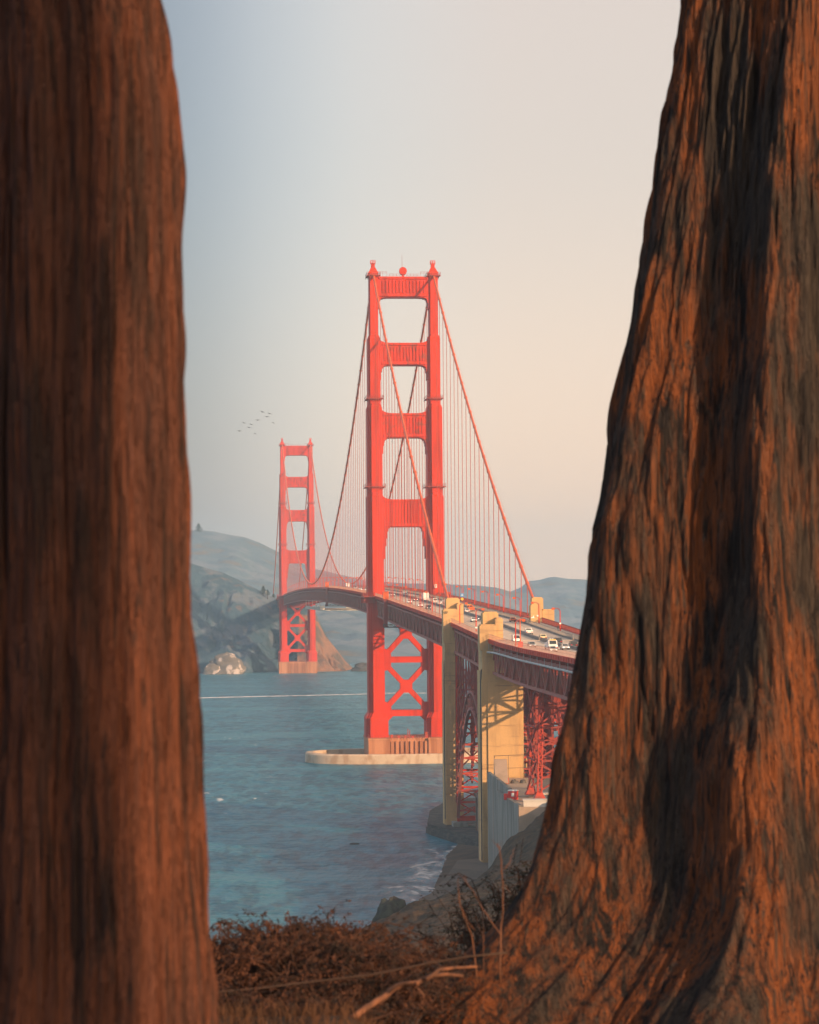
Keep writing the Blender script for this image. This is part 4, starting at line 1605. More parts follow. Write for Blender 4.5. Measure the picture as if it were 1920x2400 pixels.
def vehicle(kind, colour, t, s, label, name=None, group='vehicles on the bridge deck'):
    """front of the model looks along -y (towards the camera); far lanes are turned round"""
    L, Wd, H = {'car': (4.6, 1.82, 1.48), 'suv': (4.7, 1.9, 1.75), 'pickup': (5.6, 2.0, 1.85), 'van': (5.4, 2.0, 2.2), 'truck': (7.2, 2.3, 2.9), 'box': (8.0, 2.5, 3.5)}[kind]
    cat = {'car': 'car', 'suv': 'car', 'pickup': 'pickup truck', 'van': 'van', 'truck': 'truck', 'box': 'truck'}[kind]
    root = empty(name or {'car': 'car', 'suv': 'car', 'pickup': 'pickup_truck', 'van': 'van', 'truck': 'tow_truck', 'box': 'box_truck'}[kind], B(t, s, zf(s) - 0.796),
                 TH + (math.pi if t > 0.5 else 0))
    tag(root, label, cat, group)
    a = L / 2
    w = Wd / 2
    hb = 0.92 if kind in ('car',) else 1.05
    body = MB()
    g = 0.28
    if kind in ('car', 'suv'):
        rear = a if kind == 'car' else a
        low = [(-a, g + .1), (-a + .15, g), (a - .12, g), (a, g + .12), (a, hb - .12), (a - .1, hb), (-a + 1.2, hb), (-a + .15, hb - .2), (-a, hb - .32)]
        body.prism(low, -w, w, 'x')
        c0, c1 = -a + 1.15, (a - 0.55 if kind == 'car' else a - 0.1)
        cab = [(c0, hb - .02), (c0 + .75, H - .04), (c0 + 1.0, H), (c1 - (.7 if kind == 'car' else .35), H), (c1 - (.5 if kind == 'car' else .2), H - .05), (c1, hb - .02)]
        body.prism(cab, -w + .13, w - .13, 'x')
        ws = ((c0 + .08, hb + .06), (c0 + .70, H - .1))
        rw = ((c1 - .06, hb + .08), (c1 - (.48 if kind == 'car' else .22), H - .12))
        side = [(c0 + .35, hb + .06), (c0 + .9, H - .12), (c1 - (.75 if kind == 'car' else .45), H - .12), (c1 - .25, hb + .06)]
        sidew = w - .13
    elif kind == 'pickup':
        low = [(-a, g + .1), (-a + .15, g), (a - .1, g), (a, g + .1), (a, hb), (-a + 1.3, hb), (-a + .15, hb - .15), (-a, hb - .3)]
        body.prism(low, -w, w, 'x')
        c0, c1 = -a + 1.25, 0.55
        body.prism([(c0, hb - .02), (c0 + .7, H), (c1 - .15, H), (c1, hb - .02)], -w + .12, w - .12, 'x')
        for x0, x1 in ((-w, -w + .12), (w - .12, w)):
            body.box(x0, x1, c1 + .02, a - .02, hb + .002, hb + .25)
        body.box(-w + .121, w - .121, a - .14, a - .02, hb + .002, hb + .25)
        ws = ((c0 + .08, hb + .06), (c0 + .62, H - .1))
        rw = ((c1 - .02, hb + .25), (c1 - .12, H - .12))
        side = [(c0 + .35, hb + .06), (c0 + .8, H - .12), (c1 - .3, H - .12), (c1 - .2, hb + .06)]
        sidew = w - .12
    else:
        hh = 1.2
        cl = 1.9
        low = [(-a, g + .1), (-a + .15, g), (a - .1, g), (a, g + .1), (a, hh - .1), (-a + .5, hh), (-a + .05, hh - .1)]
        body.prism(low, -w, w, 'x')
        HC = H if kind == 'van' else 2.35
        c0 = -a + .25
        c1 = a - .05 if kind == 'van' else -a + 2.1
        body.prism([(c0, hh - .02), (c0 + .55, HC - .1), (c0 + .8, HC), (c1, HC), (c1, hh - .02)], -w + .06, w - .06, 'x')
        if kind == 'box':
            body.prism([(c1 + .2, hh + .01), (c1 + .2, H - .25), (c1 + .4, H), (a, H), (a, hh + .01)], -w, w, 'x')
        if kind == 'truck':
            body.box(-w, w, c1 + .3, a, hh + .01, hh + .5)
            for x in (-0.7, 0.7):
                body.beam((x, a - 0.4, hh + .4), (x * .4, c1 + 1.2, 2.6), 0.22)
        ws = ((c0 + .08, hh + .06), (c0 + .52, HC - .14))
        rw = ((a + .005, hh + .2), (a + .006, H - .25)) if kind == 'van' else ((c1 + .01, hh + .2), (c1 + .012, HC - .2))
        side = [(c0 + .4, hh + .06), (c0 + .75, HC - .2), (c0 + 1.5, HC - .2), (c0 + 1.5, hh + .06)]
        sidew = w - .06
    body.build('body', paint(colour), root, fix=True)

    def pane(name, p0, p1, hw, off):
        m = MB()
        d = Vector((p1[0] - p0[0], p1[1] - p0[1])).normalized()
        n = Vector((d.y, -d.x)) * 0.03
        if (n.x > 0) != off:
            n = -n
        pts = []
        for k in (0, 1):
            q = n * k
            pts += [(-hw, p0[0] + q.x, p0[1] + q.y), (hw, p0[0] + q.x, p0[1] + q.y), (hw * .9, p1[0] + q.x, p1[1] + q.y), (-hw * .9, p1[0] + q.x, p1[1] + q.y)]
        m.add(pts, [(0, 1, 2, 3), (7, 6, 5, 4), (0, 4, 5, 1), (1, 5, 6, 2), (2, 6, 7, 3), (3, 7, 4, 0)])
        m.build(name, M['glass'], root, fix=True)
    pane('windscreen', ws[0], ws[1], w - .24, False)
    pane('rear_window', rw[0], rw[1], w - .26, True)
    for sx in (-1, 1):
        m = MB()
        m.prism(side, *sorted((sx * (sidew - .01), sx * (sidew + .015))), 'x')
        m.build('side_window', M['glass'], root, fix=True)
    r = .34 if kind in ('car', 'suv') else .42
    for sx in (-1, 1):
        for y in (-a + .85, a - .95):
            m = MB()
            m.tube([(sx * (w - .24), y, r), (sx * (w + .01), y, r)], r, 14)
            wh = m.build('wheel', M['black'], root)
        for nm, y, mm in (('headlight', -a - .01, M['headlight']), ('taillight', a + .01, M['taillight'])):
            m = MB()
            z = hb - .38 if kind in ('car', 'suv', 'pickup') else .8
            m.box(*sorted((sx * (w - .5), sx * (w - .08))), y - .03, y + .03, z, z + .17)
            m.build(nm, mm, root)
    m = MB(); m.box(-w + .05, w - .05, -a - .08, -a + .1, g + .02, g + .24); m.box(-w + .05, w - .05, a - .1, a + .08, g + .02, g + .24)
    m.build('bumper', M['steel_dark'], root)
    if kind == 'truck':
        m = MB(); m.box(-.8, .8, -a + .9, -a + 1.25, 2.36, 2.55)
        m.build('light_bar', M['sign_yellow'], root)
        m = MB()
        for q in range(6):
            x = -w + .15 + q * .36
            m.prism([(x, .42), (x + .2, .42), (x + .34, .78), (x + .14, .78)], -a - .1, -a - .085, 'y')
        m.build('chevron_stripes', M['sign_red'], root)
    return root


vehicle('pickup', 'white', 1.9, -411, 'white pickup truck driving away beside the tall thin pole, right of the nearest pylon')
vehicle('car', 'cream', 1.9, -441, 'cream car seen from behind, just in front of the white pickup truck')
vehicle('suv', 'dark', 1.9, -470, 'dark off-road car driving away near the two walkers')
vehicle('suv', 'dark', 1.9, -497, 'dark car half hidden by the edge of the right trunk')
vehicle('car', 'silver', -2.2, -511, 'pale low car beside the median close to the right trunk')
vehicle('truck', 'white', -5.2, -508, 'white truck with roof light bar and red chevrons facing the viewer')
vehicle('car', 'grey', -8.0, -492, 'grey car behind the railing just left of the white truck')
vehicle('van', 'white', -8.0, -460, 'white van behind the railing at the foot of the red plate')
vehicle('car', 'silver', -8.0, -530, 'low silver car behind the railing in front of the white truck')
vehicle('suv', 'dark', 2.0, -224, 'dark car right behind the second left pylon, in the right-hand lanes')
vehicle('car', 'white', 2.0, -243, 'white car with dark windows just right of the second left pylon')
vehicle('truck', 'orange', 5.2, -226, 'orange and white truck ahead of the white car right of the second left pylon')
vehicle('car', 'white', -7.9, -314, 'white car seen from the front at the right edge of the second left pylon')
vehicle('suv', 'blue', -2.2, -322, 'dark blue car just left of the nearest pylon top')
vehicle('car', 'white', -5.0, -329, 'white car tucked against the nearest pylon top')
vehicle('car', 'orange', 7.4, -331, 'orange car just right of the nearest pylon top by the kerb')
vehicle('box', 'white', 2.0, -77, 'tall white box truck seen from behind in front of the near tower')
vehicle('car', 'white', 5.0, 66, 'white car far behind between the legs of the near tower, left one of two')
vehicle('car', 'white', 2.0, 24, 'white car between the legs of the near tower, right one of two')
vehicle('suv', 'grey', -4.9, 12, 'grey car beside the left leg of the near tower')
vehicle('car', 'red', -2.2, -79, 'small red car left of the white box truck')
vehicle('suv', 'grey', 5.0, -48, 'grey car just ahead of the white box truck')
vehicle('car', 'white', -7.9, -116, 'white car facing the viewer left of the box truck by the near railing')
vehicle('car', 'white', -7.9, -165, 'white car facing the viewer below the white box truck')
vehicle('suv', 'dark', -7.9, -201, 'dark car facing the viewer left of the second left pylon')
vehicle('van', 'white', 2.0, -121, 'white van driving away right of the white box truck')
vehicle('car', 'white', 2.0, -141, 'white car behind the white van in the right-hand lanes')
vehicle('suv', 'grey', 5.0, -128, 'grey car beside the second left pylon top in the right-hand lanes')
G = 'small cars in the traffic left of the near tower'
vehicle('box', 'white', 2.0, 480, 'white truck in the distant traffic left of the near tower')
for t, s, c in ((-4.9, 364, 'white'), (-7.9, 300, 'white'), (-7.9, 261, 'white'), (-4.9, 250, 'white'), (-4.9, 224, 'white'), (-4.9, 205, 'white'), (-7.9, 225, 'white')):
    vehicle('car', c, t, s, 'small white car in the distant traffic left of the near tower', group=G)
for t, s in ((-2.2, 330), (2.0, 384), (-7.9, 330)):
    vehicle('suv', 'grey', t, s, 'small grey car in the distant traffic left of the near tower', group=G)

# ------------------------------------------------------------------ two walkers on the right-hand walk


def person(t, s, ph, colour, label):
    root = empty('person', B(t, s, zf(s) - 0.25), TH + math.pi)
    tag(root, label, 'person', 'walkers on the right-hand walk')
    st = 0.22 * ph
    J = {'pel': (0, 0, 0.95), 'sp': (0, 0, 1.18), 'ch': (0, -0.02, 1.36), 'nk': (0, -0.02, 1.50), 'hd': (0, -0.05, 1.60), 'tp': (0, -0.04, 1.72)}
    vs = [J['pel'], J['sp'], J['ch'], J['nk'], J['hd'], J['tp']]
    rs = [.145, .13, .155, .062, .095, .075]
    ed = [(0, 1), (1, 2), (2, 3), (3, 4), (4, 5)]

    def chain(root_i, pts):
        p = root_i
        for q, r in pts:
            vs.append(q); rs.append(r); ed.append((p, len(vs) - 1)); p = len(vs) - 1
        return p
    for sx in (-1, 1):
        f = sx * st
        chain(0, [((sx * .10, -f * .1, .88), .095), ((sx * .105, -f * .7 - .02, .50), .065), ((sx * .11, -f * 1.0 + .05, .09), .045), ((sx * .115, -f * 1.0 - .12, .04), .04)])
        hnd = chain(2, [((sx * .19, 0, 1.40), .065), ((sx * .25, f * .35, 1.13), .048), ((sx * .24, f * .8 - .06, .90), .036), ((sx * .235, f * .9 - .09, .83), .036)])
        for q, dx in enumerate((-.03, -.012, .006, .024)):
            chain(hnd, [((sx * .235 + dx, f * .9 - .11, .74 + .008 * abs(q - 1)), .010)])
        chain(hnd, [((sx * .235 - sx * .03, f * .9 - .13, .80), .011)])
    me = bpy.data.meshes.new('body')
    me.from_pydata(vs, ed, [])
    o = bpy.data.objects.new('body', me)
    COL.objects.link(o)
    o.parent = root
    sk = o.modifiers.new('skin', 'SKIN')
    for i, v in enumerate(me.skin_vertices[0].data if me.skin_vertices else []):
        v.radius = (rs[i], rs[i] * .82)
        v.use_root = i == 0
    if not me.skin_vertices:
        lay = me.attributes
    sub = o.modifiers.new('sub', 'SUBSURF')
    sub.levels = sub.render_levels = 1
    m = bpy.data.materials.new('clothing_and_skin')
    m.use_nodes = True
    nt = m.node_tree
    b = nt.nodes['Principled BSDF']
    b.inputs['Roughness'].default_value = 0.9
    tcn = nt.nodes.new('ShaderNodeTexCoord')
    sp = nt.nodes.new('ShaderNodeSeparateXYZ')
    lk(nt, tcn.outputs['Object'], sp.inputs[0])
    mp = nt.nodes.new('ShaderNodeMapRange')
    mp.inputs['From Max'].default_value = 2.0
    lk(nt, sp.outputs['Z'], mp.inputs['Value'])
    rp = nt.nodes.new('ShaderNodeValToRGB')
    rp.color_ramp.interpolation = 'CONSTANT'
    lk(nt, mp.outputs[0], rp.inputs[0])
    e = rp.color_ramp.elements
    e[0].position, e[0].color = 0, (0.02, 0.02, 0.02, 1)
    e[1].position, e[1].color = 0.05, (0.035, 0.04, 0.06, 1)
    x = e.new(0.47); x.color = colour + (1,)
    x = e.new(0.755); x.color = (0.42, 0.24, 0.16, 1)
    lk(nt, rp.outputs[0], b.inputs['Base Color'])
    me.materials.append(m)
    # hair cap
    hb_ = MB()
    k, n = 6, 12
    v2, f2 = [], []
    for i in range(k + 1):
        a = math.pi / 2 * i / k
        for j in range(n):
            b2 = 2 * math.pi * j / n
            v2.append((.105 * math.sin(a) * math.cos(b2), -.03 + .115 * math.sin(a) * math.sin(b2) + .015, 1.63 + .14 * math.cos(a)))
    for i in range(k):
        for j in range(n):
            f2.append((i * n + j, i * n + (j + 1) % n, (i + 1) * n + (j + 1) % n, (i + 1) * n + j))
    hb_.add(v2, f2)
    hb_.build('hair', M['black'], root, smooth=True)
    return root


person(11.6, -404, 1, (0.03, 0.03, 0.04), 'left of two walkers in dark clothes on the walk near the right-hand pylon')
person(12.5, -402.5, -1, (0.05, 0.035, 0.03), 'right of two walkers in dark clothes on the walk near the right-hand pylon')

# ------------------------------------------------------------------ birds
M['bird'] = mat('dark_feathers', (0.05, 0.048, 0.05), 0.9)


def bird(px, py, D, roll, bend, span, label):
    root_ = (px2x(px, D), D, py2z(py, D) + (px - 960) * 0.0079 * D / FPX)
    m = MB()
    # wings: one continuous strip of flattened sections through the body
    n = 13
    rings = []
    for i in range(n):
        u = -1 + 2 * i / (n - 1)
        a = abs(u)
        lift = bend[0] * math.sin(min(1, a / 0.45) * math.pi / 2) * 0.45 - bend[1] * max(0, a - 0.4) ** 1.25
        tilt = math.copysign(1, u)
        x = u * span / 2 * (1 - 0.12 * a * bend[1])
        z = lift * span / 2
        ch = 0.16 * span * (1 - 0.75 * a ** 1.6) + 0.01
        th = 0.05 * span * (1 - a) ** 2 + 0.012
        y0 = -0.04 * span + 0.10 * span * max(0, a - 0.45)
        rings.append([(x, y0 - ch * .5, z), (x, y0 - ch * .2, z + th), (x, y0 + ch * .5, z + th * .2), (x, y0 - ch * .2, z - th)])
    vs = [q for r in rings for q in r]
    fs = []
    for i in range(n - 1):
        for k in range(4):
            fs.append((i * 4 + k, i * 4 + (k + 1) % 4, (i + 1) * 4 + (k + 1) % 4, (i + 1) * 4 + k))
    fs += [(0, 1, 2, 3), ((n - 1) * 4 + 3, (n - 1) * 4 + 2, (n - 1) * 4 + 1, (n - 1) * 4)]
    m.add(vs, fs)
    b0 = 0.075 * span
    m.tube([(0, -.30 * span, .01), (0, -.26 * span, .01), (0, -.18 * span, .015), (0, -.10 * span, 0), (0, 0.04 * span, -.01), (0, .16 * span, 0), (0, .24 * span, .005), (0, .31 * span, .005)],
           [.008 * span, .018 * span, .036 * span, .055 * span, b0, .05 * span, .03 * span, .045 * span * .5], 9)
    o = m.build('bird', M['bird'], smooth=True)
    o.location = root_
    o.rotation_euler = (R(6), R(roll), R(random.uniform(-20, 20)))
    tag(o, label, 'bird', 'flock of birds')


BS = 2.05
for i, (x, y, r, b_, sp_, lab) in enumerate([
        (616, 959.5, 22, (0.30, 0.35), 1.0, 'dark bird banking at the top left of the flock'),
        (633, 963.5, 14, (0.25, 0.45), 1.0, 'bird at the top right end of the flock, just right of the banking one'),
        (627, 971, 9, (0.22, 0.20), 1.0, 'bird gliding just below the top pair of the flock'),
        (605, 978.5, 2, (0.20, 0.25), 1.05, 'bird with level wings in the middle of the flock'),
        (641.5, 985.5, 16, (0.35, 1.3), 0.75, 'bird with a sharply bent wing at the far right of the flock'),
        (572.5, 984.5, 22, (0.30, 0.35), 0.92, 'dark banking bird at the left of the flock'),
        (589.5, 988.5, 14, (0.25, 0.45), 0.9, 'pale small bird right of the left banking bird'),
        (584.5, 995.5, 9, (0.25, 0.20), 0.9, 'bird below the left banking bird'),
        (562, 1003.5, 3, (0.22, 0.25), 1.0, 'bird at the lower left end of the flock'),
        (599, 1010.5, 18, (0.35, 1.3), 0.7, 'faint bent-winged bird lowest in the flock')]):
    bird(x, y, 720 + i * 4, r, b_, BS * sp_, lab)

# ------------------------------------------------------------------ things on the far headland
M['leaf_far'] = mat('dark_conifer_foliage', (0.035, 0.05, 0.035), 0.95, (0.02, 0.03, 0.022), 0.3)
M['bark_far'] = mat('conifer_bark', (0.06, 0.04, 0.03), 0.95)


def far_tree(px, D, z, h, w, label, seed):
    rng = np.random.RandomState(seed)
    root = tag(empty('pine_tree', (px2x(px, D), D, z)), label, 'tree', 'trees on the far hills')
    m = MB(); m.tube([(0, 0, -3), (0, 0, h * .5), (0, 0, h * .95)], [w * .07, w * .05, w * .015], 7)
    m.build('trunk', M['bark_far'], root)
    c = MB()
    for i in range(900):
        f = rng.rand() ** 0.8
        zz = h * (0.15 + 0.85 * f)
        rad = w / 2 * (1 - f) ** 0.7 * (0.7 + 0.5 * math.sin(i * 12.9 + f * 17)) * rng.rand() ** 0.4
        a = rng.rand() * 6.283
        p = Vector((math.cos(a) * rad, math.sin(a) * rad, zz))
        e1 = Vector(rng.normal(size=3)).normalized() * h * .045
        e2 = Vector(rng.normal(size=3)).normalized() * h * .035
        c.add([p - e1, p + e2, p + e1, p - e2], [(0, 1, 2, 3)])
    c.build('crown', M['leaf_far'], root)


far_tree(465, 4080, py2z(1247, 4080), 17, 16, 'dark tree on the skyline of the far hill beside the left trunk', 1)
far_tree(616, 2590, py2z(1393, 2590), 10, 9, 'dark tree on the near headland ridge left of the far tower', 2)
far_tree(626, 2585, py2z(1395, 2585), 7, 7, 'smaller dark tree on the headland ridge next to the bigger one', 3)
far_tree(640, 2600, py2z(1402, 2600), 6, 7, 'low dark tree on the headland ridge close to the far tower cable', 4)
root = tag(empty('white_hut', (px2x(623, 2600), 2603, py2z(1393, 2600))), 'tiny white hut behind the dark tree on the headland ridge', 'hut')
m = MB(); m.box(-0.9, 0.9, -0.9, 0.9, -3, 4.6)
m.build('wall', M['sign_white'], root)
m = MB(); m.frustum(0, 0, 4.6, 5.6, 2.2, 2.2, 0.4, 0.4)
m.build('roof', M['pale_grey'], root)

# ------------------------------------------------------------------ the two cypress trunks


def bark_mat(name, c, rust, dark, lo=0.44, hi=0.60, seed=0.0):
    m = bpy.data.materials.new(name)
    m.use_nodes = True
    nt = m.node_tree
    b = nt.nodes['Principled BSDF']
    b.inputs['Roughness'].default_value = 0.92
    b.inputs['Specular IOR Level'].default_value = 0.15
    tcn = nt.nodes.new('ShaderNodeTexCoord')

    def noise(sc, st, det=6, dist=0.0):
        mp = nt.nodes.new('ShaderNodeMapping')
        mp.inputs['Scale'].default_value = st
        mp.inputs['Location'].default_value = (seed, seed * 2, seed)
        lk(nt, tcn.outputs['Object'], mp.inputs[0])
        n = nt.nodes.new('ShaderNodeTexNoise')
        n.inputs['Scale'].default_value = sc
        n.inputs['Detail'].default_value = det
        n.inputs['Roughness'].default_value = 0.65
        n.inputs['Distortion'].default_value = dist
        lk(nt, mp.outputs[0], n.inputs['Vector'])
        return n.outputs[0]

    def mrange(src, a, z):
        r = nt.nodes.new('ShaderNodeMapRange')
        r.interpolation_type = 'SMOOTHSTEP'
        r.inputs['From Min'].default_value = a
        r.inputs['From Max'].default_value = z
        lk(nt, src, r.inputs['Value'])
        return r.outputs[0]

    def mix(f, a, z):
        x = nt.nodes.new('ShaderNodeMix')
        x.data_type = 'RGBA'
        lk(nt, f, x.inputs[0])
        for v, s in ((a, x.inputs[6]), (z, x.inputs[7])):
            if isinstance(v, tuple):
                s.default_value = v + (1,)
            else:
                lk(nt, v, s)
        return x.outputs[2]
    col = mix(mrange(noise(2.6, (1, 1, 0.20)), lo, hi), c, rust)
    col = mix(mrange(noise(14, (1, 1, 0.07), 6, 0.6), 0.47, 0.62), col, dark)
    col = mix(mrange(noise(38, (1, 1, 0.035), 6, 0.5), 0.50, 0.68), col, tuple(v * 1.15 for v in c))
    col = mix(mrange(noise(70, (1, 1, 0.03), 4, 0.5), 0.52, 0.66), col, dark)
    lk(nt, col, b.inputs['Base Color'])
    bn = nt.nodes.new('ShaderNodeBump')
    bn.inputs['Strength'].default_value = 0.9
    bn.inputs['Distance'].default_value = 0.02
    lk(nt, noise(62, (1, 1, 0.04), 5, 0.6), bn.inputs['Height'])
    bn.inputs['Strength'].default_value = 1.0
    bn.inputs['Distance'].default_value = 0.03
    b2 = nt.nodes.new('ShaderNodeBump')
    b2.inputs['Strength'].default_value = 1.0
    b2.inputs['Distance'].default_value = 0.05
    lk(nt, noise(24, (1, 1, 0.05), 4, 0.8), b2.inputs['Height'])
    lk(nt, bn.outputs[0], b2.inputs['Normal'])
    lk(nt, b2.outputs[0], b.inputs['Normal'])
    return m


def gauss_wrap(th, mu, w):
    d = np.mod(th - mu + math.pi, 2 * math.pi) - math.pi
    return np.exp(-(d / w) ** 2)


def trunk(name, label, D, edge_l, edge_r, ridges, z0, z1, m, nth=1000, nz=700, depth=0.9, amp=(0.030, 0.012), seed=1):
    """edge_l/edge_r: (z, x) outlines; ridges: (theta top, theta bottom, width, amp top, amp bottom), theta 0 faces the camera, + to the right"""
    root = tag(empty('cypress_tree', (0, D, z0)), label, 'tree', 'cypress trees in the foreground')
    th = np.linspace(-math.pi, math.pi, nth, endpoint=False)
    z = np.concatenate([np.linspace(z0, 81.2, nz), np.linspace(81.25, z1, 60)])
    T, Z = np.meshgrid(th, z)
    L = np.interp(z, [e[0] for e in edge_l], [e[1] for e in edge_l])
    Rr = np.interp(z, [e[0] for e in edge_r], [e[1] for e in edge_r])
    # soften the corners of the outline
    k = np.ones(25) / 25
    pad = np.pad(L, 12, mode='edge'); L = np.convolve(pad, k, 'valid')
    pad = np.pad(Rr, 12, mode='edge'); Rr = np.convolve(pad, k, 'valid')
    v = np.clip((80.2 - Z) / 4.5, 0, 1)
    rad = np.ones_like(T)
    wob = (fbm(T / (2 * math.pi) * 8, Z * 0.6, seed + 40, 3, 8) - 0.5) * 0.30
    for a0, a1, w, h0, h1 in ridges:
        mu = np.radians(a0) * (1 - v) + np.radians(a1) * v + wob
        rad = rad + gauss_wrap(T, mu, np.radians(w)) * (h0 * (1 - v) + h1 * v)
    rad = rad + (fbm(T / (2 * math.pi) * 12, Z * 0.8, seed, 3, 12) - 0.5) * 0.06
    rbase = (Rr - L) / 2
    X = rad * np.sin(T)
    Y = -rad * np.cos(T)
    mn, mx = X.min(1, keepdims=True), X.max(1, keepdims=True)
    sc = (Rr - L)[:, None] / (mx - mn)
    X = L[:, None] + (X - mn) * sc
    Y = Y * sc * depth
    rows = np.arange(len(z))
    for _ in range(5):
        q = X * D / (D + Y)
        ia, ib = q.argmin(1), q.argmax(1)
        a, b = q[rows, ia][:, None], q[rows, ib][:, None]
        za = CAM_H + (z - CAM_H) * D / (D + Y[rows, ia])
        zb = CAM_H + (z - CAM_H) * D / (D + Y[rows, ib])
        La, Rb = np.interp(za, z, L)[:, None], np.interp(zb, z, Rr)[:, None]
        wl = np.clip((b - q) / (b - a), 0, 1)
        X = X + (La - a - 0.012) * wl + (Rb - b) * (1 - wl)
    # bark fibres: displacement along the radial direction
    zz = Z + wob * 0.6
    f1 = np.abs(fbm(T / (2 * math.pi) * 34 + wob * 3, zz * 0.75, seed + 3, 3, None) - 0.5) * 2
    per = 46
    f1 = np.abs(fbm(T / (2 * math.pi) * per, zz * 0.9, seed + 3, 3, per) - 0.5) * 2
    per2 = 130
    f2 = np.abs(fbm(T / (2 * math.pi) * per2, zz * 2.2, seed + 5, 3, per2) - 0.5) * 2
    knots = fbm(T / (2 * math.pi) * 20, zz * 2.5, seed + 8, 3, 20) - 0.5
    d = amp[0] * (f1 ** 0.8 - 0.5) * 1.5 + amp[1] * (f2 - 0.35) * 1.8 + 0.022 * knots + 0.006 * (vnoise(T / (2 * math.pi) * 300, zz * 6.0, seed + 21, 300) - 0.5) * 2
    X = X + np.sin(T) * d
    Y = Y - np.cos(T) * d
    P = np.stack([X, Y, Z - z0], -1)
    o = grid_mesh('trunk', P, m, root, wrap=True)
    # limbs and crown above the picture
    rng = np.random.RandomState(seed)
    cx, cr = float((L[-1] + Rr[-1]) / 2), float((Rr[-1] - L[-1]) / 2)
    lb = MB()
    tips = []
    for i in range(7):
        a = i * 0.9 + rng.rand()
        p0 = Vector((cx, 0, z1 - z0 - 1.2 + 0.1 * i))
        d0 = Vector((math.cos(a), math.sin(a), 0.9))
        pts = [p0 + d0 * q + Vector((0, 0, 0.05 * q * q)) for q in (0, 0.8, 1.6, 2.6, 3.6)]
        lb.tube(pts, [cr * .5, cr * .4, cr * .3, cr * .18, cr * .05], 8)
        tips += pts[2:]
    lb.build('limb', m, root, smooth=True)
    c = MB()
    for p in tips:
        for q in range(160):
            e = Vector(rng.normal(size=3)) * 0.55 + p + Vector((0, 0, .3))
            a = Vector(rng.normal(size=3)).normalized() * .16
            b = Vector(rng.normal(size=3)).normalized() * .07
            c.add([e - a, e + b, e + a, e - b], [(0, 1, 2, 3)])
    c.build('crown', M['leaf'], root)
    return root


M['leaf'] = mat('cypress_foliage', (0.05, 0.065, 0.03), 0.9, (0.03, 0.04, 0.02), 2.0)
BARK1 = bark_mat('weathered_cypress_bark', (0.056, 0.044, 0.037), (0.215, 0.070, 0.027), (0.022, 0.019, 0.019), 0.40, 0.58)
BARK2 = bark_mat('reddish_cypress_bark', (0.092, 0.041, 0.030), (0.160, 0.058, 0.033), (0.044, 0.026, 0.022), 0.40, 0.60, 3.0)


def edge(pts, D):
    e = [(py2z(y, D), px2x(x, D)) for x, y in pts]
    return sorted(e)


DR = 13.2
eL = edge([(1640, -300), (1611, 0), (1580, 200), (1541, 445), (1480, 779), (1436, 1002), (1391, 1258), (1363, 1413), (1330, 1603), (1297, 1770), (1269, 1914), (1241, 2003), (1213, 2115), (1169, 2181), (1091, 2270), (990, 2380), (960, 2440)], DR)
eL += [(90, 1.75)]
eR = [(74, 4.0), (75.3, 3.7), (76.4, 3.35), (77.5, 3.1), (79, 2.95), (80.5, 2.85), (82, 2.75), (90, 2.5)]
trunk('right', 'broad dark furrowed trunk flaring at its base on the right side of the picture', DR, eL, eR,
      [(-62, -58, 14, .16, .36), (-11, -20, 10, .20, .26), (18, 10, 7, .10, .14), (52, 50, 14, .12, .20), (110, 110, 20, .1, .2), (165, 165, 16, .1, .15), (215, 215, 18, .1, .2), (250, 250, 14, .06, .15)],
      74.4, 86.5, BARK1, depth=0.95, amp=(0.040, 0.024), seed=2)
DL = 6.6
eRl = edge([(350, -200), (384, 0), (417, 178), (428.6, 445), (428.6, 779), (445, 1113), (456, 1447), (467, 1670), (478.6, 2003), (490, 2170), (503, 2400), (530, 2700), (560, 3100)], DL)
eRl = [(60, eRl[0][1])] + eRl + [(90, eRl[-1][1] - 0.05)]
eLl = [(60, -1.65), (75.5, -1.62), (76.5, -1.45), (77.5, -1.38), (79, -1.34), (90, -1.2)]
trunk('left', 'blurred reddish brown trunk filling the left edge of the picture', DL, eLl, eRl,
      [(44, 46, 22, .16, .18), (10, 6, 9, .22, .10), (-26, -22, 9, .20, .20), (-55, -50, 12, .16, .2), (90, 90, 20, .1, .15), (150, 150, 20, .1, .2), (200, 200, 20, .1, .2), (250, 250, 18, .1, .2)],
      75.4, 86.0, BARK2, nth=800, nz=600, depth=0.95, amp=(0.020, 0.010), seed=6)

# unseen cypress added behind the camera to shade the left trunk's outer half
trunk('behind', 'unseen cypress trunk added behind the viewer to shade the left trunk', -2.6, [(60, 6.66), (90, 6.74)], [(60, 7.70), (90, 7.62)],
      [(40, 40, 30, .1, .1), (150, 150, 30, .1, .1), (250, 250, 30, .1, .1)], 75.6, 88.0, BARK2, nth=120, nz=120, depth=0.95, amp=(0.03, 0.01), seed=9)

# ------------------------------------------------------------------ brush, saplings, fallen branch, grass
M['twig'] = mat('dead_brown_twigs', (0.080, 0.034, 0.020), 0.9, (0.03, 0.018, 0.014), 8.0)
M['dry_leaf'] = mat('dry_rusty_foliage', (0.088, 0.034, 0.018), 0.9, (0.022, 0.015, 0.012), 4.0)
M['green_leaf'] = mat('dark_green_leaves', (0.035, 0.036, 0.020), 0.9, (0.020, 0.020, 0.014), 6.0)
M['bare'] = mat('orange_bare_stem', (0.19, 0.078, 0.040), 0.85, (0.09, 0.042, 0.026), 14.0, (1, 1, 0.5))
M['grass'] = mat('dry_grass', (0.10, 0.044, 0.021), 0.9, (0.05, 0.026, 0.014), 3.0)


def gz(x, d):
    return float(land_z(np.array([x]), np.array([d]))[0])


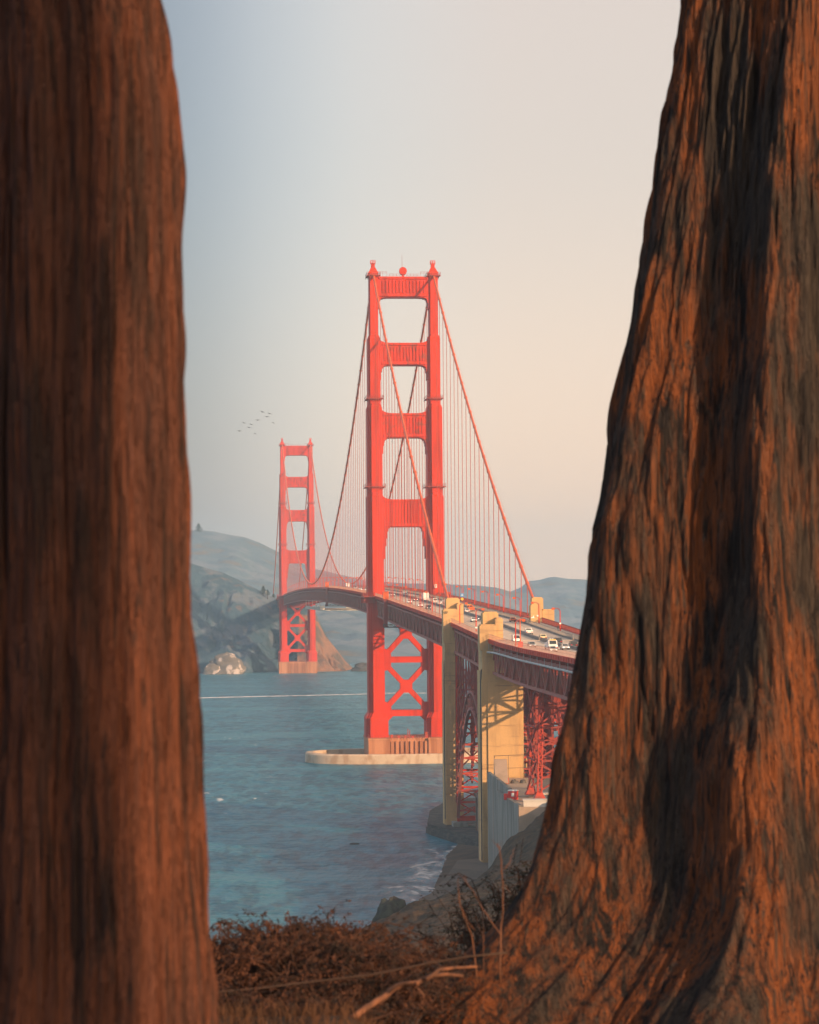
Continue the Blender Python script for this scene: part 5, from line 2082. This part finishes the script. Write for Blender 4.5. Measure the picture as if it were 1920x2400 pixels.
def brush(name, x0, x1, d0, d1, top, n, leaves, tm, lm, label, seed, droop=1.0, cat='bush', leafsize=0.022, sub=7, lean=0.0):
    """top(x): height of the brush top; branches arch up from the ground and over"""
    rng = np.random.RandomState(seed)
    cx, cd = (x0 + x1) / 2, (d0 + d1) / 2
    root = tag(empty(name, (cx, cd, gz(cx, cd) - 0.05)), label, cat)
    ox, oy, oz = cx, cd, gz(cx, cd) - 0.05
    tw, lf = MB(), MB()
    for i in range(n):
        bx = rng.uniform(x0, x1)
        by = rng.uniform(d0, d1)
        zb = gz(bx, by) - 0.08
        h = max(0.15, (top(bx) - zb)) * rng.uniform(0.55, 1.0) ** 0.6
        dirx = rng.normal() * 0.35 + lean
        diry = rng.normal() * 0.30
        pts = []
        for q in range(8):
            f = q / 7
            pts.append(Vector((bx - ox + dirx * f * 0.75 + rng.normal() * .012, by - oy + diry * f * 0.6 + rng.normal() * .012,
                               zb - oz + h * (1 - (1 - f * 1.18) ** 2) * 1.0 - droop * 0.10 * max(0, f - .7) * 3)))
        tw.tube(pts, [.0055, .005, .0046, .004, .0034, .0029, .0023, .0014], 4, cap=False)
        for s_ in range(sub):
            f = rng.uniform(.25, 1.0)
            k = min(6, int(f * 7))
            p = pts[k].lerp(pts[k + 1], f * 7 - k)
            d = Vector((rng.normal() + lean, rng.normal() * .8, rng.normal() * .6 + .25)).normalized()
            ln = rng.uniform(.08, .22)
            e = p + d * ln + Vector((0, 0, -ln * .3 * droop))
            mid = (p + e) / 2 + Vector((0, 0, .02))
            tw.tube([p, mid, e], [.0022, .0017, .0009], 3, cap=False)
            for l_ in range(leaves):
                g = rng.rand()
                q = p.lerp(e, g)
                a = Vector((rng.normal() + d.x, rng.normal() + d.y, rng.normal() + d.z - .2)).normalized() * leafsize * rng.uniform(.6, 1.3)
                b = Vector(rng.normal(size=3)).normalized() * leafsize * .28
                lf.add([q, q + a * .5 + b, q + a, q + a * .5 - b], [(0, 1, 2, 3)])
    tw.build('branches', tm, root)
    if leaves:
        lf.build('foliage', lm, root)
    return root


def topline(pts, D):
    xs = [px2x(p[0], D) for p in pts]
    zs = [py2z(p[1], D) for p in pts]
    return lambda x: float(np.interp(x, xs, zs))


brush('dead_bush', -1.10, -0.30, 11.9, 13.0, topline([(480, 2240), (510, 2205), (560, 2185), (620, 2172), (700, 2158), (760, 2160), (820, 2172), (880, 2195)], 12.4), 440, 14, M['twig'], M['dry_leaf'],
      'large rusty dead bush with arching feathery branches at the bottom left of the gap', 3)
brush('dead_bush', -0.42, -0.06, 11.6, 12.8, topline([(760, 2190), (840, 2215), (900, 2235), (980, 2262), (1030, 2285)], 12.2), 190, 12, M['twig'], M['dry_leaf'],
      'lower rusty dead bush to the right of the large one, above the fallen branch', 5, lean=0.0)
brush('green_shrub', 0.36, 1.0, 14.8, 16.6, topline([(985, 2235), (1070, 2215), (1120, 2165), (1160, 2105), (1215, 2060), (1300, 2030)], 15.6), 300, 12, M['twig'], M['green_leaf'],
      'dark green leafy shrub against the left foot of the right trunk', 7, droop=0.4, cat='shrub', leafsize=0.018)
brush('dead_bush', -0.85, -0.3, 11.0, 11.7, lambda x: 75.60, 130, 10, M['twig'], M['dry_leaf'],
      'low tangle of brown twigs in front of the large rusty bush', 9, droop=0.6)


def stem(name, paths, D, label, m, cat='sapling', group=None, thick=0.5):
    """paths: list of (pixel points, radius at start, at end, depth step)"""
    x0, y0 = paths[0][0][0]
    root = tag(empty(name, (px2x(x0, D), D, py2z(y0, D))), label, cat, group)
    o = Vector((px2x(x0, D), D, py2z(y0, D)))
    for i, (pts, r0, r1, dd) in enumerate(paths):
        mb = MB()
        P = [Vector((px2x(x, D + dd * k), D + dd * k, py2z(y, D + dd * k))) - o for k, (x, y) in enumerate(pts)]
        # smooth subdivision
        Q = []
        for a, b in zip(P, P[1:]):
            Q += [a, a.lerp(b, .33), a.lerp(b, .66)]
        Q.append(P[-1])
        Q = [q + Vector((random.gauss(0, .0015), random.gauss(0, .003), 0)) for q in Q]
        n = len(Q)
        mb.tube(Q, [(r0 + (r1 - r0) * k / (n - 1)) * thick for k in range(n)], 7)
        mb.build('main_stem' if i == 0 else 'side_twig', m, root, smooth=True)
    return root


SG = 'bare orange stems beside the right trunk'
stem('bare_sapling', [([(1163, 2300), (1165, 2186), (1170, 2133), (1171, 2066), (1165, 1991), (1160, 1975)], .009, .0045, 0.0),
                      ([(1174, 2037), (1186, 2022), (1195, 2000), (1198, 1986)], .004, .002, 0.02),
                      ([(1165, 1991), (1155, 1978), (1146, 1967)], .004, .0015, -0.02), ([(1165, 1990), (1168.6, 1969)], .003, .0015, 0.01), ([(1171, 2066), (1180, 2080), (1190, 2094)], .0025, .0012, .01)], 12.0,
     'tallest upright bare orange stem with a forked tip beside the right trunk', M['bare'], group=SG)
stem('bare_sapling', [([(1165, 2190), (1145, 2160), (1125, 2130), (1106, 2096), (1085, 2063), (1075, 2052), (1066, 2044)], .0055, .002, 0.03),
                      ([(1085, 2063), (1083, 2053), (1081, 2046)], .0025, .001, 0.01)], 12.15,
     'thin bare stem leaning left across the tall upright one', M['bare'], group=SG)
stem('bare_sapling', [([(1108, 2300), (1098, 2191), (1084, 2155), (1070, 2119), (1067, 2080), (1067, 2056)], .008, .003, 0.0),
                      ([(1070, 2119), (1085, 2150), (1104, 2178)], .003, .0035, 0.02), ([(1070, 2112), (1060, 2114), (1055, 2108)], .003, .0015, 0.02)], 11.85,
     'reddish bent bare stem with a pointed tip, left of the others', M['bare'], group=SG)
stem('bare_sapling', [([(1126, 2300), (1126, 2190), (1122, 2130)], .004, .002, 0.0), ([(1126, 2200), (1112, 2160), (1106, 2140)], .003, .0012, .01)], 12.1,
     'short thin bare stem standing between the taller ones', M['bare'], group=SG)
stem('fallen_branch', [([(815, 2380), (850, 2356), (890, 2332), (918, 2308), (935, 2301), (972, 2298)], .017, .012, 0.06),
                       ([(965, 2300), (1000, 2282), (1040, 2279), (1075, 2283)], .012, .008, 0.05), ([(990, 2290), (1020, 2268), (1060, 2264), (1110, 2262)], .010, .006, 0.05),
                       ([(970, 2310), (985, 2330), (975, 2352)], .006, .003, 0.0)], 10.6,
     'pale orange fallen branch bent in the middle, lying on the ground at the bottom', M['bare'], cat='branch', thick=0.9)
rp_ = MB()
rp_.tube([Vector((px2x(x, 11.3), 11.3, py2z(y, 11.3))) for x, y in [(460, 2322), (510, 2316), (620, 2306), (740, 2292), (850, 2280), (904, 2271), (1000, 2252), (1090, 2238), (1180, 2230)]], 0.0045, 6)
o = rp_.build('rope', mat('dark_rope', (0.06, 0.035, 0.025), 0.9), smooth=True)
tag(o, 'thin dark rope stretched across the brush between the two trunks', 'rope')

gr = MB()
rng = np.random.RandomState(12)
for i in range(9000):
    x = rng.uniform(-1.25, 0.75)
    d = rng.uniform(9.0, 11.6)
    z = gz(x, d)
    h = rng.uniform(.02, .07) * (1.5 if rng.rand() < .15 else 1)
    a = rng.uniform(0, 6.283)
    lx, ly = rng.normal() * h * .5, rng.normal() * h * .5
    w = .0022
    c_, s_ = math.cos(a) * w, math.sin(a) * w
    gr.add([(x - c_, d - s_, z - .01), (x + c_, d + s_, z - .01), (x + lx * .5 + c_ * .7, d + ly * .5 + s_ * .7, z + h * .7), (x + lx, d + ly, z + h), (x + lx * .5 - c_ * .7, d + ly * .5 - s_ * .7, z + h * .7)],
           [(0, 1, 2, 4), (4, 2, 3)])
tag(gr.build('grass', M['grass']), kind='stuff')

# ------------------------------------------------------------------ haze
hz = MB()
hz.box(-2600, 2600, -260, 6400, -7, 250)
hzm = bpy.data.materials.new('haze')
hzm.use_nodes = True
nt = hzm.node_tree
nt.nodes.clear()
mo = nt.nodes.new('ShaderNodeOutputMaterial')
pv = nt.nodes.new('ShaderNodeVolumePrincipled')
pv.inputs['Color'].default_value = (0.52, 0.77, 1.0, 1)
pv.inputs['Density'].default_value = 0.00013
pv.inputs['Anisotropy'].default_value = 0.0
lk(nt, pv.outputs[0], mo.inputs['Volume'])
o = hz.build('haze', hzm)
tag(o, kind='stuff')
